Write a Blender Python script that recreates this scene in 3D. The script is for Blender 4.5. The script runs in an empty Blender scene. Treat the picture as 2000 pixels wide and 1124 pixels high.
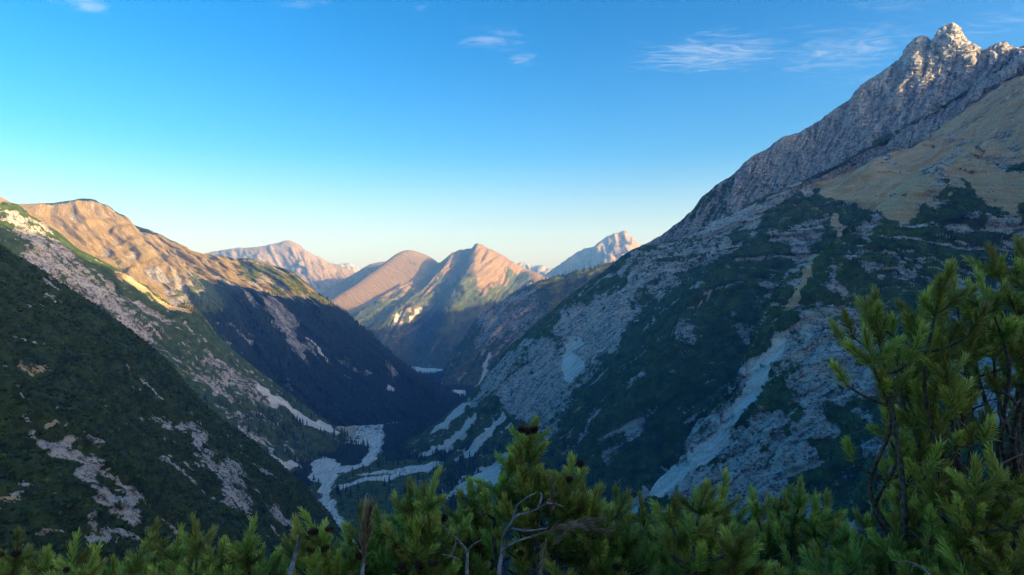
import bpy, math, random
import numpy as np
from mathutils import Vector, Matrix

# ------------------------------------------------------------------ camera, sky, sun, exposure
scene = bpy.context.scene
col = scene.collection
F = 1333.0                                   # focal length in image pixels: tangent of bearing = (x-1000)/F
cam_data = bpy.data.cameras.new("camera")
cam_data.sensor_width = 36.0
cam_data.lens = 24.0
cam_data.clip_start = 0.05
cam_data.clip_end = 90000.0
cam = bpy.data.objects.new("camera", cam_data)
cam.rotation_euler = (math.radians(90), 0, 0)
col.objects.link(cam)
scene.camera = cam

SUN_AZ, SUN_EL = 114.0, 14.0                 # clockwise from the view direction (+Y), and height
_a, _e = math.radians(SUN_AZ), math.radians(SUN_EL)
SUN_DIR = Vector((math.sin(_a) * math.cos(_e), math.cos(_a) * math.cos(_e), math.sin(_e)))
sun_data = bpy.data.lights.new("sun", 'SUN')
sun_data.energy = 2.0
sun_data.angle = math.radians(0.5)
sun_data.color = (1.0, 0.84, 0.52)
sun = bpy.data.objects.new("sun", sun_data)
sun.rotation_euler = (-SUN_DIR).to_track_quat('-Z', 'Y').to_euler()
sun.location = (3000, -1500, 3000)
col.objects.link(sun)

def N(nt, kind, **kw):
    n = nt.nodes.new(kind)
    for k, v in kw.items():
        if k.startswith('i_'):
            key = k[2:]
            n.inputs[int(key) if key.isdigit() else key.replace('_', ' ')].default_value = v
        else:
            setattr(n, k, v)
    return n

world = bpy.data.worlds.new("World")
scene.world = world
world.use_nodes = True
wt = world.node_tree
wt.nodes.clear()
L = wt.links.new
w_out = N(wt, 'ShaderNodeOutputWorld')
w_bg = N(wt, 'ShaderNodeBackground')
SKY_STRENGTH = 0.050
w_bg.inputs['Strength'].default_value = SKY_STRENGTH
sky = N(wt, 'ShaderNodeTexSky')
sky.sky_type = 'NISHITA'
sky.sun_disc = False
sky.sun_elevation = math.radians(SUN_EL)
sky.sun_rotation = math.radians(SUN_AZ)
sky.altitude = 1900.0
sky.air_density = 1.0
sky.dust_density = 9.5
sky.ozone_density = 2.0
# thin cirrus: noise stretched on a flat layer high above, thinned to a few wisps
tc = N(wt, 'ShaderNodeTexCoord')
sep = N(wt, 'ShaderNodeSeparateXYZ')
L(tc.outputs['Generated'], sep.inputs[0])
zc = N(wt, 'ShaderNodeMath', operation='MAXIMUM', i_1=0.03)
L(sep.outputs['Z'], zc.inputs[0])
dx = N(wt, 'ShaderNodeMath', operation='DIVIDE'); L(sep.outputs['X'], dx.inputs[0]); L(zc.outputs[0], dx.inputs[1])
dy = N(wt, 'ShaderNodeMath', operation='DIVIDE'); L(sep.outputs['Y'], dy.inputs[0]); L(zc.outputs[0], dy.inputs[1])
comb = N(wt, 'ShaderNodeCombineXYZ'); L(dx.outputs[0], comb.inputs[0]); L(dy.outputs[0], comb.inputs[1])
mp = N(wt, 'ShaderNodeMapping'); mp.inputs['Rotation'].default_value = (0, 0, math.radians(20)); mp.inputs['Scale'].default_value = (1.0, 2.2, 1.0)
L(comb.outputs[0], mp.inputs['Vector'])
nz = N(wt, 'ShaderNodeTexNoise', i_Scale=4.2, i_Detail=10.0, i_Roughness=0.66, i_Distortion=2.2)
L(mp.outputs[0], nz.inputs['Vector'])
# where the wisps lie: big soft patches plus the ones over the valley
def spot(cx, cy, rx, ry, rot=0.0):
    m = N(wt, 'ShaderNodeMapping', vector_type='TEXTURE')
    m.inputs['Location'].default_value = (cx, cy, 0); m.inputs['Rotation'].default_value = (0, 0, rot); m.inputs['Scale'].default_value = (rx, ry, 1)
    L(comb.outputs[0], m.inputs['Vector'])
    ln = N(wt, 'ShaderNodeVectorMath', operation='LENGTH'); L(m.outputs[0], ln.inputs[0])
    r = N(wt, 'ShaderNodeMapRange', interpolation_type='SMOOTHSTEP'); r.inputs['From Min'].default_value = 1.0; r.inputs['From Max'].default_value = 0.0
    L(ln.outputs['Value'], r.inputs['Value'])
    return r.outputs[0]
def skypos(px, py):
    t = (562 - py) / F
    return ((px - 1000) / F / t, 1.0 / t)
def skyspot(px, py, wpx, hpx, g):
    cx, cy = skypos(px, py)
    x1, y1 = skypos(px + wpx, py); x2, y2 = skypos(px, py + hpx)
    o = spot(cx, cy, abs(x1 - cx), abs(y2 - cy))
    m = N(wt, 'ShaderNodeMath', operation='MULTIPLY', i_1=g); L(o, m.inputs[0])
    return m.outputs[0]
spots = [skyspot(1400, 105, 290, 66, 0.95), skyspot(1650, 100, 280, 80, 0.85), skyspot(960, 80, 110, 40, 0.8), skyspot(1020, 118, 60, 28, .8),
         skyspot(160, 8, 110, 34, 0.95), skyspot(580, 5, 120, 24, 0.7), skyspot(1960, 40, 160, 70, 0.6), skyspot(830, 15, 70, 22, .6), skyspot(1760, 10, 190, 30, .6), skyspot(1690, 155, 160, 30, .55)]
acc = spots[0]
for s_ in spots[1:]:
    m = N(wt, 'ShaderNodeMath', operation='MAXIMUM'); L(acc, m.inputs[0]); L(s_, m.inputs[1]); acc = m.outputs[0]
nb = N(wt, 'ShaderNodeTexNoise', i_Scale=0.55, i_Detail=2.0); L(comb.outputs[0], nb.inputs['Vector'])
nbr = N(wt, 'ShaderNodeMapRange'); nbr.inputs['From Min'].default_value = 0.60; nbr.inputs['From Max'].default_value = 0.8; nbr.inputs['To Max'].default_value = 0.35
L(nb.outputs['Fac'], nbr.inputs['Value'])
mx = N(wt, 'ShaderNodeMath', operation='MAXIMUM'); L(acc, mx.inputs[0]); L(nbr.outputs[0], mx.inputs[1])
ad = N(wt, 'ShaderNodeMath', operation='MULTIPLY_ADD', i_1=0.42, i_2=-0.84 + 0.42)
L(mx.outputs[0], ad.inputs[0])
sm = N(wt, 'ShaderNodeMath', operation='ADD'); L(nz.outputs['Fac'], sm.inputs[0]); L(ad.outputs[0], sm.inputs[1])
cr = N(wt, 'ShaderNodeMapRange', interpolation_type='SMOOTHSTEP'); cr.inputs['From Min'].default_value = 0.22; cr.inputs['From Max'].default_value = 0.85; cr.inputs['To Max'].default_value = 0.46
L(sm.outputs[0], cr.inputs['Value'])
# clear mountain air: one grade for the whole sky
gm = N(wt, 'ShaderNodeGamma', i_Gamma=1.3); L(sky.outputs[0], gm.inputs['Color'])
hs = N(wt, 'ShaderNodeHueSaturation'); hs.inputs['Saturation'].default_value = 1.30; hs.inputs['Hue'].default_value = 0.498
L(gm.outputs[0], hs.inputs['Color'])
# the sky pales towards the horizon all round
hzr = N(wt, 'ShaderNodeMapRange', interpolation_type='SMOOTHSTEP'); hzr.inputs['From Min'].default_value = 0.20; hzr.inputs['From Max'].default_value = 0.0; hzr.inputs['To Max'].default_value = 0.62
L(sep.outputs['Z'], hzr.inputs['Value'])
hzm = N(wt, 'ShaderNodeMix', data_type='RGBA'); hzm.inputs['B'].default_value = (4.4, 4.25, 4.6, 1)
L(hzr.outputs[0], hzm.inputs['Factor']); L(hs.outputs[0], hzm.inputs['A'])
cl = N(wt, 'ShaderNodeMix', data_type='RGBA'); cl.inputs['B'].default_value = (4.6, 4.9, 5.3, 1)
L(cr.outputs[0], cl.inputs['Factor']); L(hzm.outputs['Result'], cl.inputs['A'])
L(cl.outputs['Result'], w_bg.inputs['Color'])
L(w_bg.outputs[0], w_out.inputs['Surface'])

scene.view_settings.view_transform = 'Standard'
scene.view_settings.look = 'None'
scene.view_settings.exposure = 2.2
scene.view_settings.gamma = 1.0
scene.view_settings.use_curve_mapping = False
scene.cycles.max_bounces = 7
scene.cycles.diffuse_bounces = 4
scene.cycles.glossy_bounces = 2
scene.cycles.transmission_bounces = 4
scene.cycles.transparent_max_bounces = 8
scene.cycles.volume_bounces = 2
scene.cycles.use_denoising = True
scene.cycles.use_adaptive_sampling = False

HAZE_DENSITY = 1e-4
rng = np.random.default_rng(7)
random.seed(7)

# ------------------------------------------------------------------ noise helpers (numpy)
_perm = np.random.default_rng(3).permutation(256).astype(np.int32)
_perm = np.concatenate([_perm, _perm, _perm])
_g3 = np.random.default_rng(4).normal(size=(256, 3)).astype(np.float32)
_g3 /= np.linalg.norm(_g3, axis=1, keepdims=True)

def pn(p):
    """gradient noise, p (n,3) or (n,2) -> about -1..1"""
    p = np.asarray(p, np.float32)
    if p.shape[1] == 2:
        p = np.concatenate([p, np.full((len(p), 1), 0.37, np.float32)], 1)
    i = np.floor(p).astype(np.int32)
    f = p - i
    w = f * f * f * (f * (f * 6 - 15) + 10)
    i &= 255
    r = 0
    for cx in (0, 1):
        wx = w[:, 0] if cx else 1 - w[:, 0]
        hx = _perm[i[:, 0] + cx]
        for cy in (0, 1):
            wy = wx * (w[:, 1] if cy else 1 - w[:, 1])
            hy = _perm[hx + i[:, 1] + cy]
            for cz in (0, 1):
                wz = wy * (w[:, 2] if cz else 1 - w[:, 2])
                g = _g3[_perm[hy + i[:, 2] + cz]]
                r = r + wz * (g[:, 0] * (f[:, 0] - cx) + g[:, 1] * (f[:, 1] - cy) + g[:, 2] * (f[:, 2] - cz))
    return r * 1.6

def fbm(p, octv=4, gain=0.5, lac=2.07):
    p = np.asarray(p, np.float32)
    a, r = 1.0, 0
    for k in range(octv):
        r = r + a * pn(p + 17.3 * k)
        p = p * lac
        a *= gain
    return r

def ridged(p, octv=4, gain=0.5, lac=2.07):
    p = np.asarray(p, np.float32)
    a, r, t = 1.0, 0, 0
    for k in range(octv):
        r = r + a * (1 - np.abs(pn(p + 11.9 * k)) * 1.6)
        t += a
        p = p * lac
        a *= gain
    return r / t

def sstep(a, b, x):
    t = np.clip((x - a) / (b - a), 0, 1)
    return t * t * (3 - 2 * t)

# ------------------------------------------------------------------ image pixels and assumed distances -> metres
def S(px, py, d):
    """an image pixel traced by eye, projected out to an assumed d metres ahead"""
    return ((px - 1000) / F * d, d, (562 - py) / F * d)

def cubic(t, pts, tq):
    """C1 interpolation of pts (n,...) at knots t"""
    pts = np.asarray(pts, float)
    n = len(t)
    m = np.zeros_like(pts)
    d = (pts[1:] - pts[:-1]) / (t[1:] - t[:-1]).reshape((-1,) + (1,) * (pts.ndim - 1))
    m[0], m[-1] = d[0], d[-1]
    if n > 2:
        h0 = (t[1:-1] - t[:-2]).reshape((-1,) + (1,) * (pts.ndim - 1)); h1 = (t[2:] - t[1:-1]).reshape((-1,) + (1,) * (pts.ndim - 1))
        m[1:-1] = (d[:-1] * h1 + d[1:] * h0) / (h0 + h1)
    k = np.clip(np.searchsorted(t, tq, side='right') - 1, 0, n - 2)
    h = t[k + 1] - t[k]
    x = ((tq - t[k]) / h)
    sh = (-1,) + (1,) * (pts.ndim - 1)
    x = x.reshape(sh); h = h.reshape(sh)
    return ((2 * x**3 - 3 * x**2 + 1) * pts[k] + (x**3 - 2 * x**2 + x) * h * m[k]
            + (-2 * x**3 + 3 * x**2) * pts[k + 1] + (x**3 - x**2) * h * m[k + 1])

def chord(pts, power=1.0):
    d = np.linalg.norm(np.diff(pts, axis=0), axis=1)
    return np.concatenate([[0], np.cumsum(d + 1e-6)])

def lod(pts):
    """running length weighted by nearness, so that detail follows the lookout"""
    d = np.linalg.norm(np.diff(pts, axis=0), axis=1)
    y = np.maximum(np.linalg.norm((pts[1:] + pts[:-1]) / 2, axis=1), 120)
    return np.concatenate([[0], np.cumsum(d / y)])

class Sheet:
    """a stretch of mountainside: fall lines (or ridge-to-foot lines) spun into a grid"""
    def __init__(self, lines, nu, nv, uniform=False):
        fine = []
        for ln in lines:
            p = np.array(ln, float)
            t = chord(p)
            q = cubic(t, p, np.linspace(0, t[-1], 400))
            w = lod(q) if not uniform else chord(q)
            tv = np.interp(np.linspace(0, w[-1], nv), w, np.linspace(0, t[-1], 400))
            fine.append(cubic(t, p, tv))
        fine = np.array(fine)                                   # L, nv, 3
        mid = fine.mean(axis=1)
        t = chord(mid)
        q = cubic(t, fine, np.linspace(0, t[-1], 300))
        w = lod(q.mean(axis=1)) if not uniform else chord(q.mean(axis=1))
        tu = np.interp(np.linspace(0, w[-1], nu), w, np.linspace(0, t[-1], 300))
        self.P = cubic(t, fine, tu)                             # nu, nv, 3
        self.nu, self.nv = nu, nv
        self.uk = np.interp(t, tu, np.arange(nu))                # grid row of each fall line
        self.measure()
        self.mask = {k: np.zeros((nu, nv)) for k in ('veg', 'grass', 'scree', 'wood')}
    def measure(self):
        du = np.gradient(self.P, axis=0); dv = np.gradient(self.P, axis=1)
        nrm = np.cross(du, dv)
        nrm /= np.linalg.norm(nrm, axis=2, keepdims=True) + 1e-9
        self.flip = bool(np.mean(nrm[..., 2]) < 0)
        self.N = -nrm if self.flip else nrm
        if not hasattr(self, 's'):
            self.s = np.linalg.norm(du, axis=2).cumsum(axis=0); self.t = np.linalg.norm(dv, axis=2).cumsum(axis=1)   # metres across and down the slope
        y = np.maximum(self.P[..., 1], 1.0)
        self.px = self.P[..., 0] / y * F + 1000
        self.py = 562 - self.P[..., 2] / y * F
        self.px[self.P[..., 1] < 20] = 1e6
    def reshape(self, h):
        self.P = self.P + self.N * h[..., None]
        self.measure()
    def cell(self, x, y):
        d = (self.px - x) ** 2 + (self.py - y) ** 2
        c = d <= d.min() + 8
        return np.unravel_index(np.argmin(np.where(c, self.P[..., 1], 1e9)), d.shape)
    def cover(self, poly, warp=5.0, soft=2, wl=9.0, seed=0.0, **vals):
        """give an outlined stretch of the slope its ground cover; the outline is kept in the slope's own grid"""
        pg = np.array([self.cell(*q) for q in poly], float)
        lo = np.floor(pg.min(0) - warp * 2 - 3).astype(int); hi = np.ceil(pg.max(0) + warp * 2 + 4).astype(int)
        i0, j0 = max(lo[0], 0), max(lo[1], 0); i1, j1 = min(hi[0], self.nu), min(hi[1], self.nv)
        gi, gj = np.meshgrid(np.arange(i0, i1), np.arange(j0, j1), indexing='ij')
        q = np.stack([gi.ravel(), gj.ravel()], 1).astype(np.float32)
        ws = max(wl, warp) * 2.4
        w1 = fbm(q / ws + seed + 3.1, 5, .62); w2 = fbm(q / ws + seed + 51.7, 5, .62)
        x = q[:, 0] + w1 * warp * 1.7; y = q[:, 1] + w2 * warp * 1.7
        ins = np.zeros(len(q), bool)
        n = len(pg)
        for a in range(n):
            xa, ya = pg[a]; xb, yb = pg[(a + 1) % n]
            if ya == yb:
                continue
            c = ((ya > y) != (yb > y)) & (x < (xb - xa) * (y - ya) / (yb - ya) + xa)
            ins ^= c
        m = ins.reshape(gi.shape).astype(float)
        for _ in range(soft if soft < 2 else soft * 2):
            mp_ = np.pad(m, 1, mode='edge')
            m = (mp_[:-2, 1:-1] + mp_[2:, 1:-1] + mp_[1:-1, :-2] + mp_[1:-1, 2:] + 2 * mp_[1:-1, 1:-1]) / 6
        for k, v in vals.items():
            sl = self.mask[k][i0:i1, j0:j1]
            self.mask[k][i0:i1, j0:j1] = sl * (1 - m) + v * m
    def chutes(self, lam, depth, bare, seed, lo=.86, hi=.965, patch=.0, scree=0.0, grass=None, width=1.0):
        """narrow runnels down the fall line: cut into the slope and stripped of their cover"""
        p = self.flat(self.P)
        w = np.stack([fbm(p / (lam[0] * 3) + seed, 3), fbm(p / (lam[0] * 3) + seed + 40, 2)], 1)
        st = np.stack([self.flat(self.s), self.flat(self.t)], 1) / np.array(lam) + w * np.array([.34, .2]) + seed * 3.7
        r = (1 - np.abs(pn(st)) * 2.1)
        on = sstep(patch - .12, patch + .12, fbm(p / (lam[0] * 5) + seed * 2, 3))
        cut = (sstep(lo - .25, 1.0, r) * on).reshape(self.nu, self.nv)
        strip = (sstep(lo, hi, r) * on).reshape(self.nu, self.nv) * bare
        self.reshape(-depth * cut * width)
        keep = 1 - strip
        self.mask['veg'] *= keep; self.mask['wood'] *= keep
        if grass is not None: self.mask['grass'] = self.mask['grass'] * keep + grass * strip
        if scree: self.mask['scree'] = np.maximum(self.mask['scree'], strip * scree)
    def flat(self, a):
        return np.ascontiguousarray(a.reshape(-1, *a.shape[2:]))
    def build(self, name, material, disp, label, category, kind='structure', facet=False):
        P = self.P + self.N * disp[..., None]
        self.D = P
        nu, nv = self.nu, self.nv
        idx = np.arange(nu * nv).reshape(nu, nv)
        a, b, c, d = idx[:-1, :-1].ravel(), idx[1:, :-1].ravel(), idx[1:, 1:].ravel(), idx[:-1, 1:].ravel()
        quads = np.stack([a, b, c, d] if not self.flip else [a, d, c, b], 1)
        me = bpy.data.meshes.new(name)
        me.vertices.add(nu * nv); me.vertices.foreach_set('co', P.reshape(-1).astype(np.float32))
        me.loops.add(quads.size); me.loops.foreach_set('vertex_index', quads.reshape(-1).astype(np.int32))
        me.polygons.add(len(quads)); me.polygons.foreach_set('loop_start', np.arange(0, quads.size, 4, dtype=np.int32))
        me.polygons.foreach_set('use_smooth', np.full(len(quads), not facet))
        me.update(); me.validate()
        for k, v in self.mask.items():
            at = me.attributes.new(k, 'FLOAT', 'POINT'); at.data.foreach_set('value', v.reshape(-1).astype(np.float32))
        st = np.stack([self.s, self.t, np.zeros_like(self.s)], 2)
        at = me.attributes.new('slope_map', 'FLOAT_VECTOR', 'POINT'); at.data.foreach_set('vector', st.reshape(-1).astype(np.float32))
        ob = bpy.data.objects.new(name, me); col.objects.link(ob)
        me.materials.append(material)
        ob['kind'] = kind; ob['label'] = label; ob['category'] = category
        return ob

def edge_damp(sh, k, width, low=.3):
    """1 away from fall line k, low on it, so that a ridge keeps its line as traced in image pixels"""
    i = int(round(float(sh.uk[k])))
    d = np.abs(sh.s - sh.s[[i]])
    return low + (1 - low) * sstep(0, width, d)

def rib_profile(sh, heights, width=1.0, seed=0.0):
    """sharp crests and gullies: one height (metres) per fall line, straight between them"""
    i = np.arange(sh.nu)[:, None] + 0 * sh.s
    wob = fbm(np.stack([sh.flat(sh.t) / 130 + seed, sh.flat(sh.s) / 500 + seed], 1), 3).reshape(sh.nu, sh.nv)
    i = i + wob * sh.nu * .014
    h = np.interp(i.ravel(), sh.uk, heights).reshape(sh.nu, sh.nv)
    sh.reshape(h * width)

def forms(sh, amp=14.0, lam=(38.0, 260.0), ribs=0.0, big=9.0, scale=1.0, seed=0.0, damp=1.0):
    """large forms, in metres along the slope normal: ribs and gullies down the fall line"""
    p = sh.flat(sh.P) / scale + seed
    st = np.stack([sh.flat(sh.s), sh.flat(sh.t)], 1) / scale
    w = np.stack([fbm(p / 90, 2), fbm(p / 90 + 40, 2)], 1)
    h = amp * (ridged(st / np.array(lam) + w * np.array([0.45, 0.2]) + seed, 2, .5) - .55)
    h = h + big * fbm(p / 130, 3)
    if ribs:
        h = h + ribs * (ridged(st / np.array([lam[0] * 3.4, lam[1] * 2.2]) + w * .35 + seed * 3, 2, .5) - .6)
    sh.reshape((h * scale).reshape(sh.nu, sh.nv) * damp)

def relief(sh, rock=1.0, scale=1.0, crest=None, gully=14.0, lam=(38.0, 260.0), seed=0.0, shrub=2.2, iso=6.0, beds=2.2):
    """finer relief: chutes, broken rock, shrub tops"""
    p = sh.flat(sh.P) / scale + seed
    st = np.stack([sh.flat(sh.s), sh.flat(sh.t)], 1) / scale
    veg = sh.flat(np.clip(sh.mask['veg'] + sh.mask['wood'], 0, 1)); scr = sh.flat(sh.mask['scree']); gr = sh.flat(sh.mask['grass'])
    w = np.stack([fbm(p / 60, 2), fbm(p / 60 + 40, 2)], 1)
    g2 = ridged(st / np.array([lam[0] / 3.2, lam[1] / 4]) + w * .5 + seed * 2, 4, .58) - 0.55
    r3 = ridged(p / 26 + 5, 4, .58) - .55
    hard = np.clip(1 - 0.7 * veg - 0.85 * scr - .45 * gr, 0.08, 1) * rock
    h = .75 * gully * g2 * hard + iso * r3 * hard
    bed = (p[:, 2] + .28 * p[:, 0] + .10 * p[:, 1]) / 15.0 + .55 * fbm(p / 70 + 12, 2)
    bed = bed - np.floor(bed)
    h += beds * hard * (np.minimum(bed * 1.25, (1 - bed) * 5) - .5)
    h += 1.3 * fbm(p / 8.5 + 31, 2) * (1 - .6 * veg) * (1 - .6 * scr)
    h += veg * shrub * (fbm(p / 6.5, 2) * .7 + .5 * pn(p / 2.6))
    h = (h * scale).reshape(sh.nu, sh.nv)
    if crest is not None:
        h = h * crest
    return h

# ------------------------------------------------------------------ materials of the land
def new_mat(name):
    m = bpy.data.materials.new(name)
    m.use_nodes = True
    nt = m.node_tree
    nt.nodes.clear()
    out = N(nt, 'ShaderNodeOutputMaterial')
    b = N(nt, 'ShaderNodeBsdfPrincipled')
    b.inputs['Roughness'].default_value = 0.95
    b.inputs['Specular IOR Level'].default_value = 0.1
    nt.links.new(b.outputs[0], out.inputs['Surface'])
    return m, nt, b

def land_material(name, k=1.0, rock_a=(.62, .55, .475), rock_b=(.15, .135, .12), stain=(.56, .44, .32), shrub_a=(.022, .042, .012), shrub_b=(.125, .175, .038),
                  grass_a=(.50, .31, .14), grass_b=(.72, .50, .28), bump=1.0, grassrock=0.0, scree_a=(.55, .51, .455), scree_b=(.88, .81, .72), speck=.585):
    m, nt, b = new_mat(name)
    l = nt.links.new
    geo = N(nt, 'ShaderNodeNewGeometry')
    pos = geo.outputs['Position']
    def attr(a):
        n = N(nt, 'ShaderNodeAttribute'); n.attribute_name = a; return n
    def noise(scale, detail=4.0, rough=.6, vec=pos, dist=0.0):
        n = N(nt, 'ShaderNodeTexNoise', i_Scale=scale / k, i_Detail=detail, i_Roughness=rough, i_Distortion=dist); l(vec, n.inputs['Vector']); return n.outputs['Fac']
    def math_(op, a, b_=None, c=None):
        n = N(nt, 'ShaderNodeMath', operation=op)
        for i, v in enumerate((a, b_, c)):
            if v is None: continue
            if isinstance(v, (int, float)): n.inputs[i].default_value = v
            else: l(v, n.inputs[i])
        return n.outputs[0]
    def rng_(v, a, b_, c=0.0, d=1.0, smooth=True):
        n = N(nt, 'ShaderNodeMapRange', interpolation_type='SMOOTHSTEP' if smooth else 'LINEAR')
        for i, x in enumerate((a, b_, c, d)): n.inputs[i + 1].default_value = x
        l(v, n.inputs[0]); return n.outputs[0]
    def mixc(f, a, b_):
        n = N(nt, 'ShaderNodeMix', data_type='RGBA')
        if isinstance(f, (int, float)): n.inputs['Factor'].default_value = f
        else: l(f, n.inputs['Factor'])
        for key, v in (('A', a), ('B', b_)):
            if isinstance(v, tuple): n.inputs[key].default_value = v + (1,)
            else: l(v, n.inputs[key])
        return n.outputs['Result']
    # slope coordinates stretched down the fall line
    sm_ = attr('slope_map')
    mpg = N(nt, 'ShaderNodeMapping'); mpg.inputs['Scale'].default_value = (1, .13, 1); l(sm_.outputs['Vector'], mpg.inputs['Vector'])
    streak = noise(.16, 5, .65, mpg.outputs[0], .6)
    mps = N(nt, 'ShaderNodeMapping'); mps.inputs['Scale'].default_value = (.16, .5, 1.6); mps.inputs['Rotation'].default_value = (.25, -.3, .3); l(pos, mps.inputs['Vector'])
    strata = noise(.22, 4, .6, mps.outputs[0], 1.0)
    n_big = noise(.012, 3)
    n_mid = noise(.055, 5, .65)
    n_fine = noise(.33, 4, .7)
    # bare rock
    f = math_('MULTIPLY_ADD', streak, .45, math_('MULTIPLY_ADD', strata, .3, math_('MULTIPLY', n_fine, .35)))
    rk = mixc(rng_(f, .465, .575), rock_b, rock_a)
    rk = mixc(rng_(n_mid, .52, .72, 0, .6), rk, stain)
    crk = rng_(noise(.10, 6, .72, pos, 1.2), .49, .38, 0, .75)
    rk = mixc(crk, rk, tuple(x * .38 for x in rock_b))
    # loose scree
    sc = mixc(rng_(math_('MULTIPLY_ADD', n_fine, .5, math_('MULTIPLY', streak, .5)), .40, .60), scree_a, scree_b)
    # autumn grass
    gr = mixc(rng_(math_('MULTIPLY_ADD', n_fine, .5, math_('MULTIPLY', streak, .5)), .38, .62), grass_a, grass_b)
    gr = mixc(rng_(n_mid, .60, .75, 0, .7), gr, rock_a)
    if grassrock > 0:
        gr = mixc(rng_(streak, .56, .66, 0, grassrock), gr, rock_a)
    # dwarf pine
    clump = N(nt, 'ShaderNodeTexVoronoi', i_Scale=.36 / k); clump.inputs['Randomness'].default_value = 1.0
    wp = N(nt, 'ShaderNodeVectorMath', operation='MULTIPLY_ADD'); l(pos, wp.inputs[0]); wp.inputs[1].default_value = (1, 1, 1)
    nv_ = N(nt, 'ShaderNodeTexNoise', i_Scale=.5 / k, i_Detail=3.0); l(pos, nv_.inputs['Vector'])
    wm = N(nt, 'ShaderNodeVectorMath', operation='SCALE', i_Scale=2.2 * k); l(nv_.outputs['Color'], wm.inputs[0]); l(wm.outputs[0], wp.inputs[2])
    l(wp.outputs[0], clump.inputs['Vector'])
    vg = mixc(rng_(math_('MULTIPLY_ADD', n_mid, .5, math_('MULTIPLY', noise(.9, 3, .7), .5)), .36, .64), shrub_a, shrub_b)
    # who wins where
    mpb = N(nt, 'ShaderNodeMapping'); mpb.inputs['Scale'].default_value = (1, .22, 1); l(sm_.outputs['Vector'], mpb.inputs['Vector'])
    jit = math_('SUBTRACT', math_('MULTIPLY_ADD', noise(.085, 5, .6, pos, .4), .42, math_('MULTIPLY_ADD', noise(.045, 5, .62, mpb.outputs[0], .7), .40, math_('MULTIPLY', n_fine, .18))), .5)
    def cov(name, gain, a=.46, b_=.54):
        return rng_(math_('MULTIPLY_ADD', jit, gain, attr(name).outputs['Fac']), a, b_)
    jit2 = math_('SUBTRACT', math_('MULTIPLY_ADD', streak, .5, math_('MULTIPLY', n_mid, .5)), .5)
    c = mixc(rng_(math_('MULTIPLY_ADD', jit2, 1.9, attr('grass').outputs['Fac']), .35, .65), rk, gr)
    c = mixc(rng_(math_('MULTIPLY_ADD', jit2, 1.1, attr('scree').outputs['Fac']), .40, .6), c, sc)
    vmask = cov('veg', 3.6)
    wmask = cov('wood', 1.2)
    openg = rng_(math_('MULTIPLY_ADD', n_mid, .5, math_('MULTIPLY', noise(.21, 4, .65, mpg.outputs[0], .5), .5)), speck, speck + .05)
    vmask = math_('MULTIPLY', vmask, math_('SUBTRACT', 1.0, openg))
    c = mixc(vmask, c, vg)
    c = mixc(wmask, c, mixc(rng_(n_fine, .35, .65), (.012, .022, .012), (.03, .05, .02)))
    l(c, b.inputs['Base Color'])
    # fine relief
    hr = math_('MULTIPLY_ADD', streak, 3.0, math_('MULTIPLY_ADD', n_fine, 1.6, math_('MULTIPLY', strata, 2.0)))
    hv = math_('MULTIPLY_ADD', clump.outputs['Distance'], -.7, math_('MULTIPLY_ADD', n_fine, 1.5, 2.0))
    mh = N(nt, 'ShaderNodeMix', data_type='FLOAT'); l(math_('MAXIMUM', vmask, wmask), mh.inputs['Factor']); l(hr, mh.inputs['A']); l(math_('MULTIPLY_ADD', hv, 1.6, 3.0), mh.inputs['B'])
    bp = N(nt, 'ShaderNodeBump'); bp.inputs['Strength'].default_value = .75; bp.inputs['Distance'].default_value = 1.0 * k * bump
    l(mh.outputs['Result'], bp.inputs['Height']); l(bp.outputs[0], b.inputs['Normal'])
    return m

M_wall = land_material('summit_wall', .9, rock_a=(.50, .455, .40), rock_b=(.17, .155, .14), stain=(.38, .30, .22))
M_floor = land_material('valley_gravel', 1.0, scree_a=(.55, .51, .46), scree_b=(.92, .86, .77), grass_a=(.50, .36, .22), grass_b=(.66, .50, .34))
M_near = land_material('near_slope', 0.6, shrub_a=(.010, .020, .006), shrub_b=(.085, .118, .026), speck=.62)
M_mid = land_material('limestone_slope', 1.0)
M_left = land_material('forest_slope', 1.3, rock_a=(.46, .41, .35), rock_b=(.24, .20, .165), shrub_a=(.02, .04, .014), shrub_b=(.20, .21, .035), grass_a=(.26, .165, .052), grass_b=(.38, .265, .11), grassrock=.8, bump=2.2)
M_far = land_material('far_slope', 2.6, rock_a=(.37, .29, .215), rock_b=(.17, .125, .095), stain=(.34, .22, .14), shrub_a=(.04, .065, .02), shrub_b=(.13, .15, .045), grass_a=(.21, .135, .06), grass_b=(.30, .21, .11), grassrock=.5, bump=2.0)
M_snow = land_material('distant_range', 4.0, rock_a=(.42, .40, .39), rock_b=(.22, .21, .21))

def back(line, dy, dz, dx=0.0):
    return [(p[0] + dx, p[1] + dy, p[2] + dz) for p in line]

def V(*pts):
    return [S(*p) for p in pts]

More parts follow.
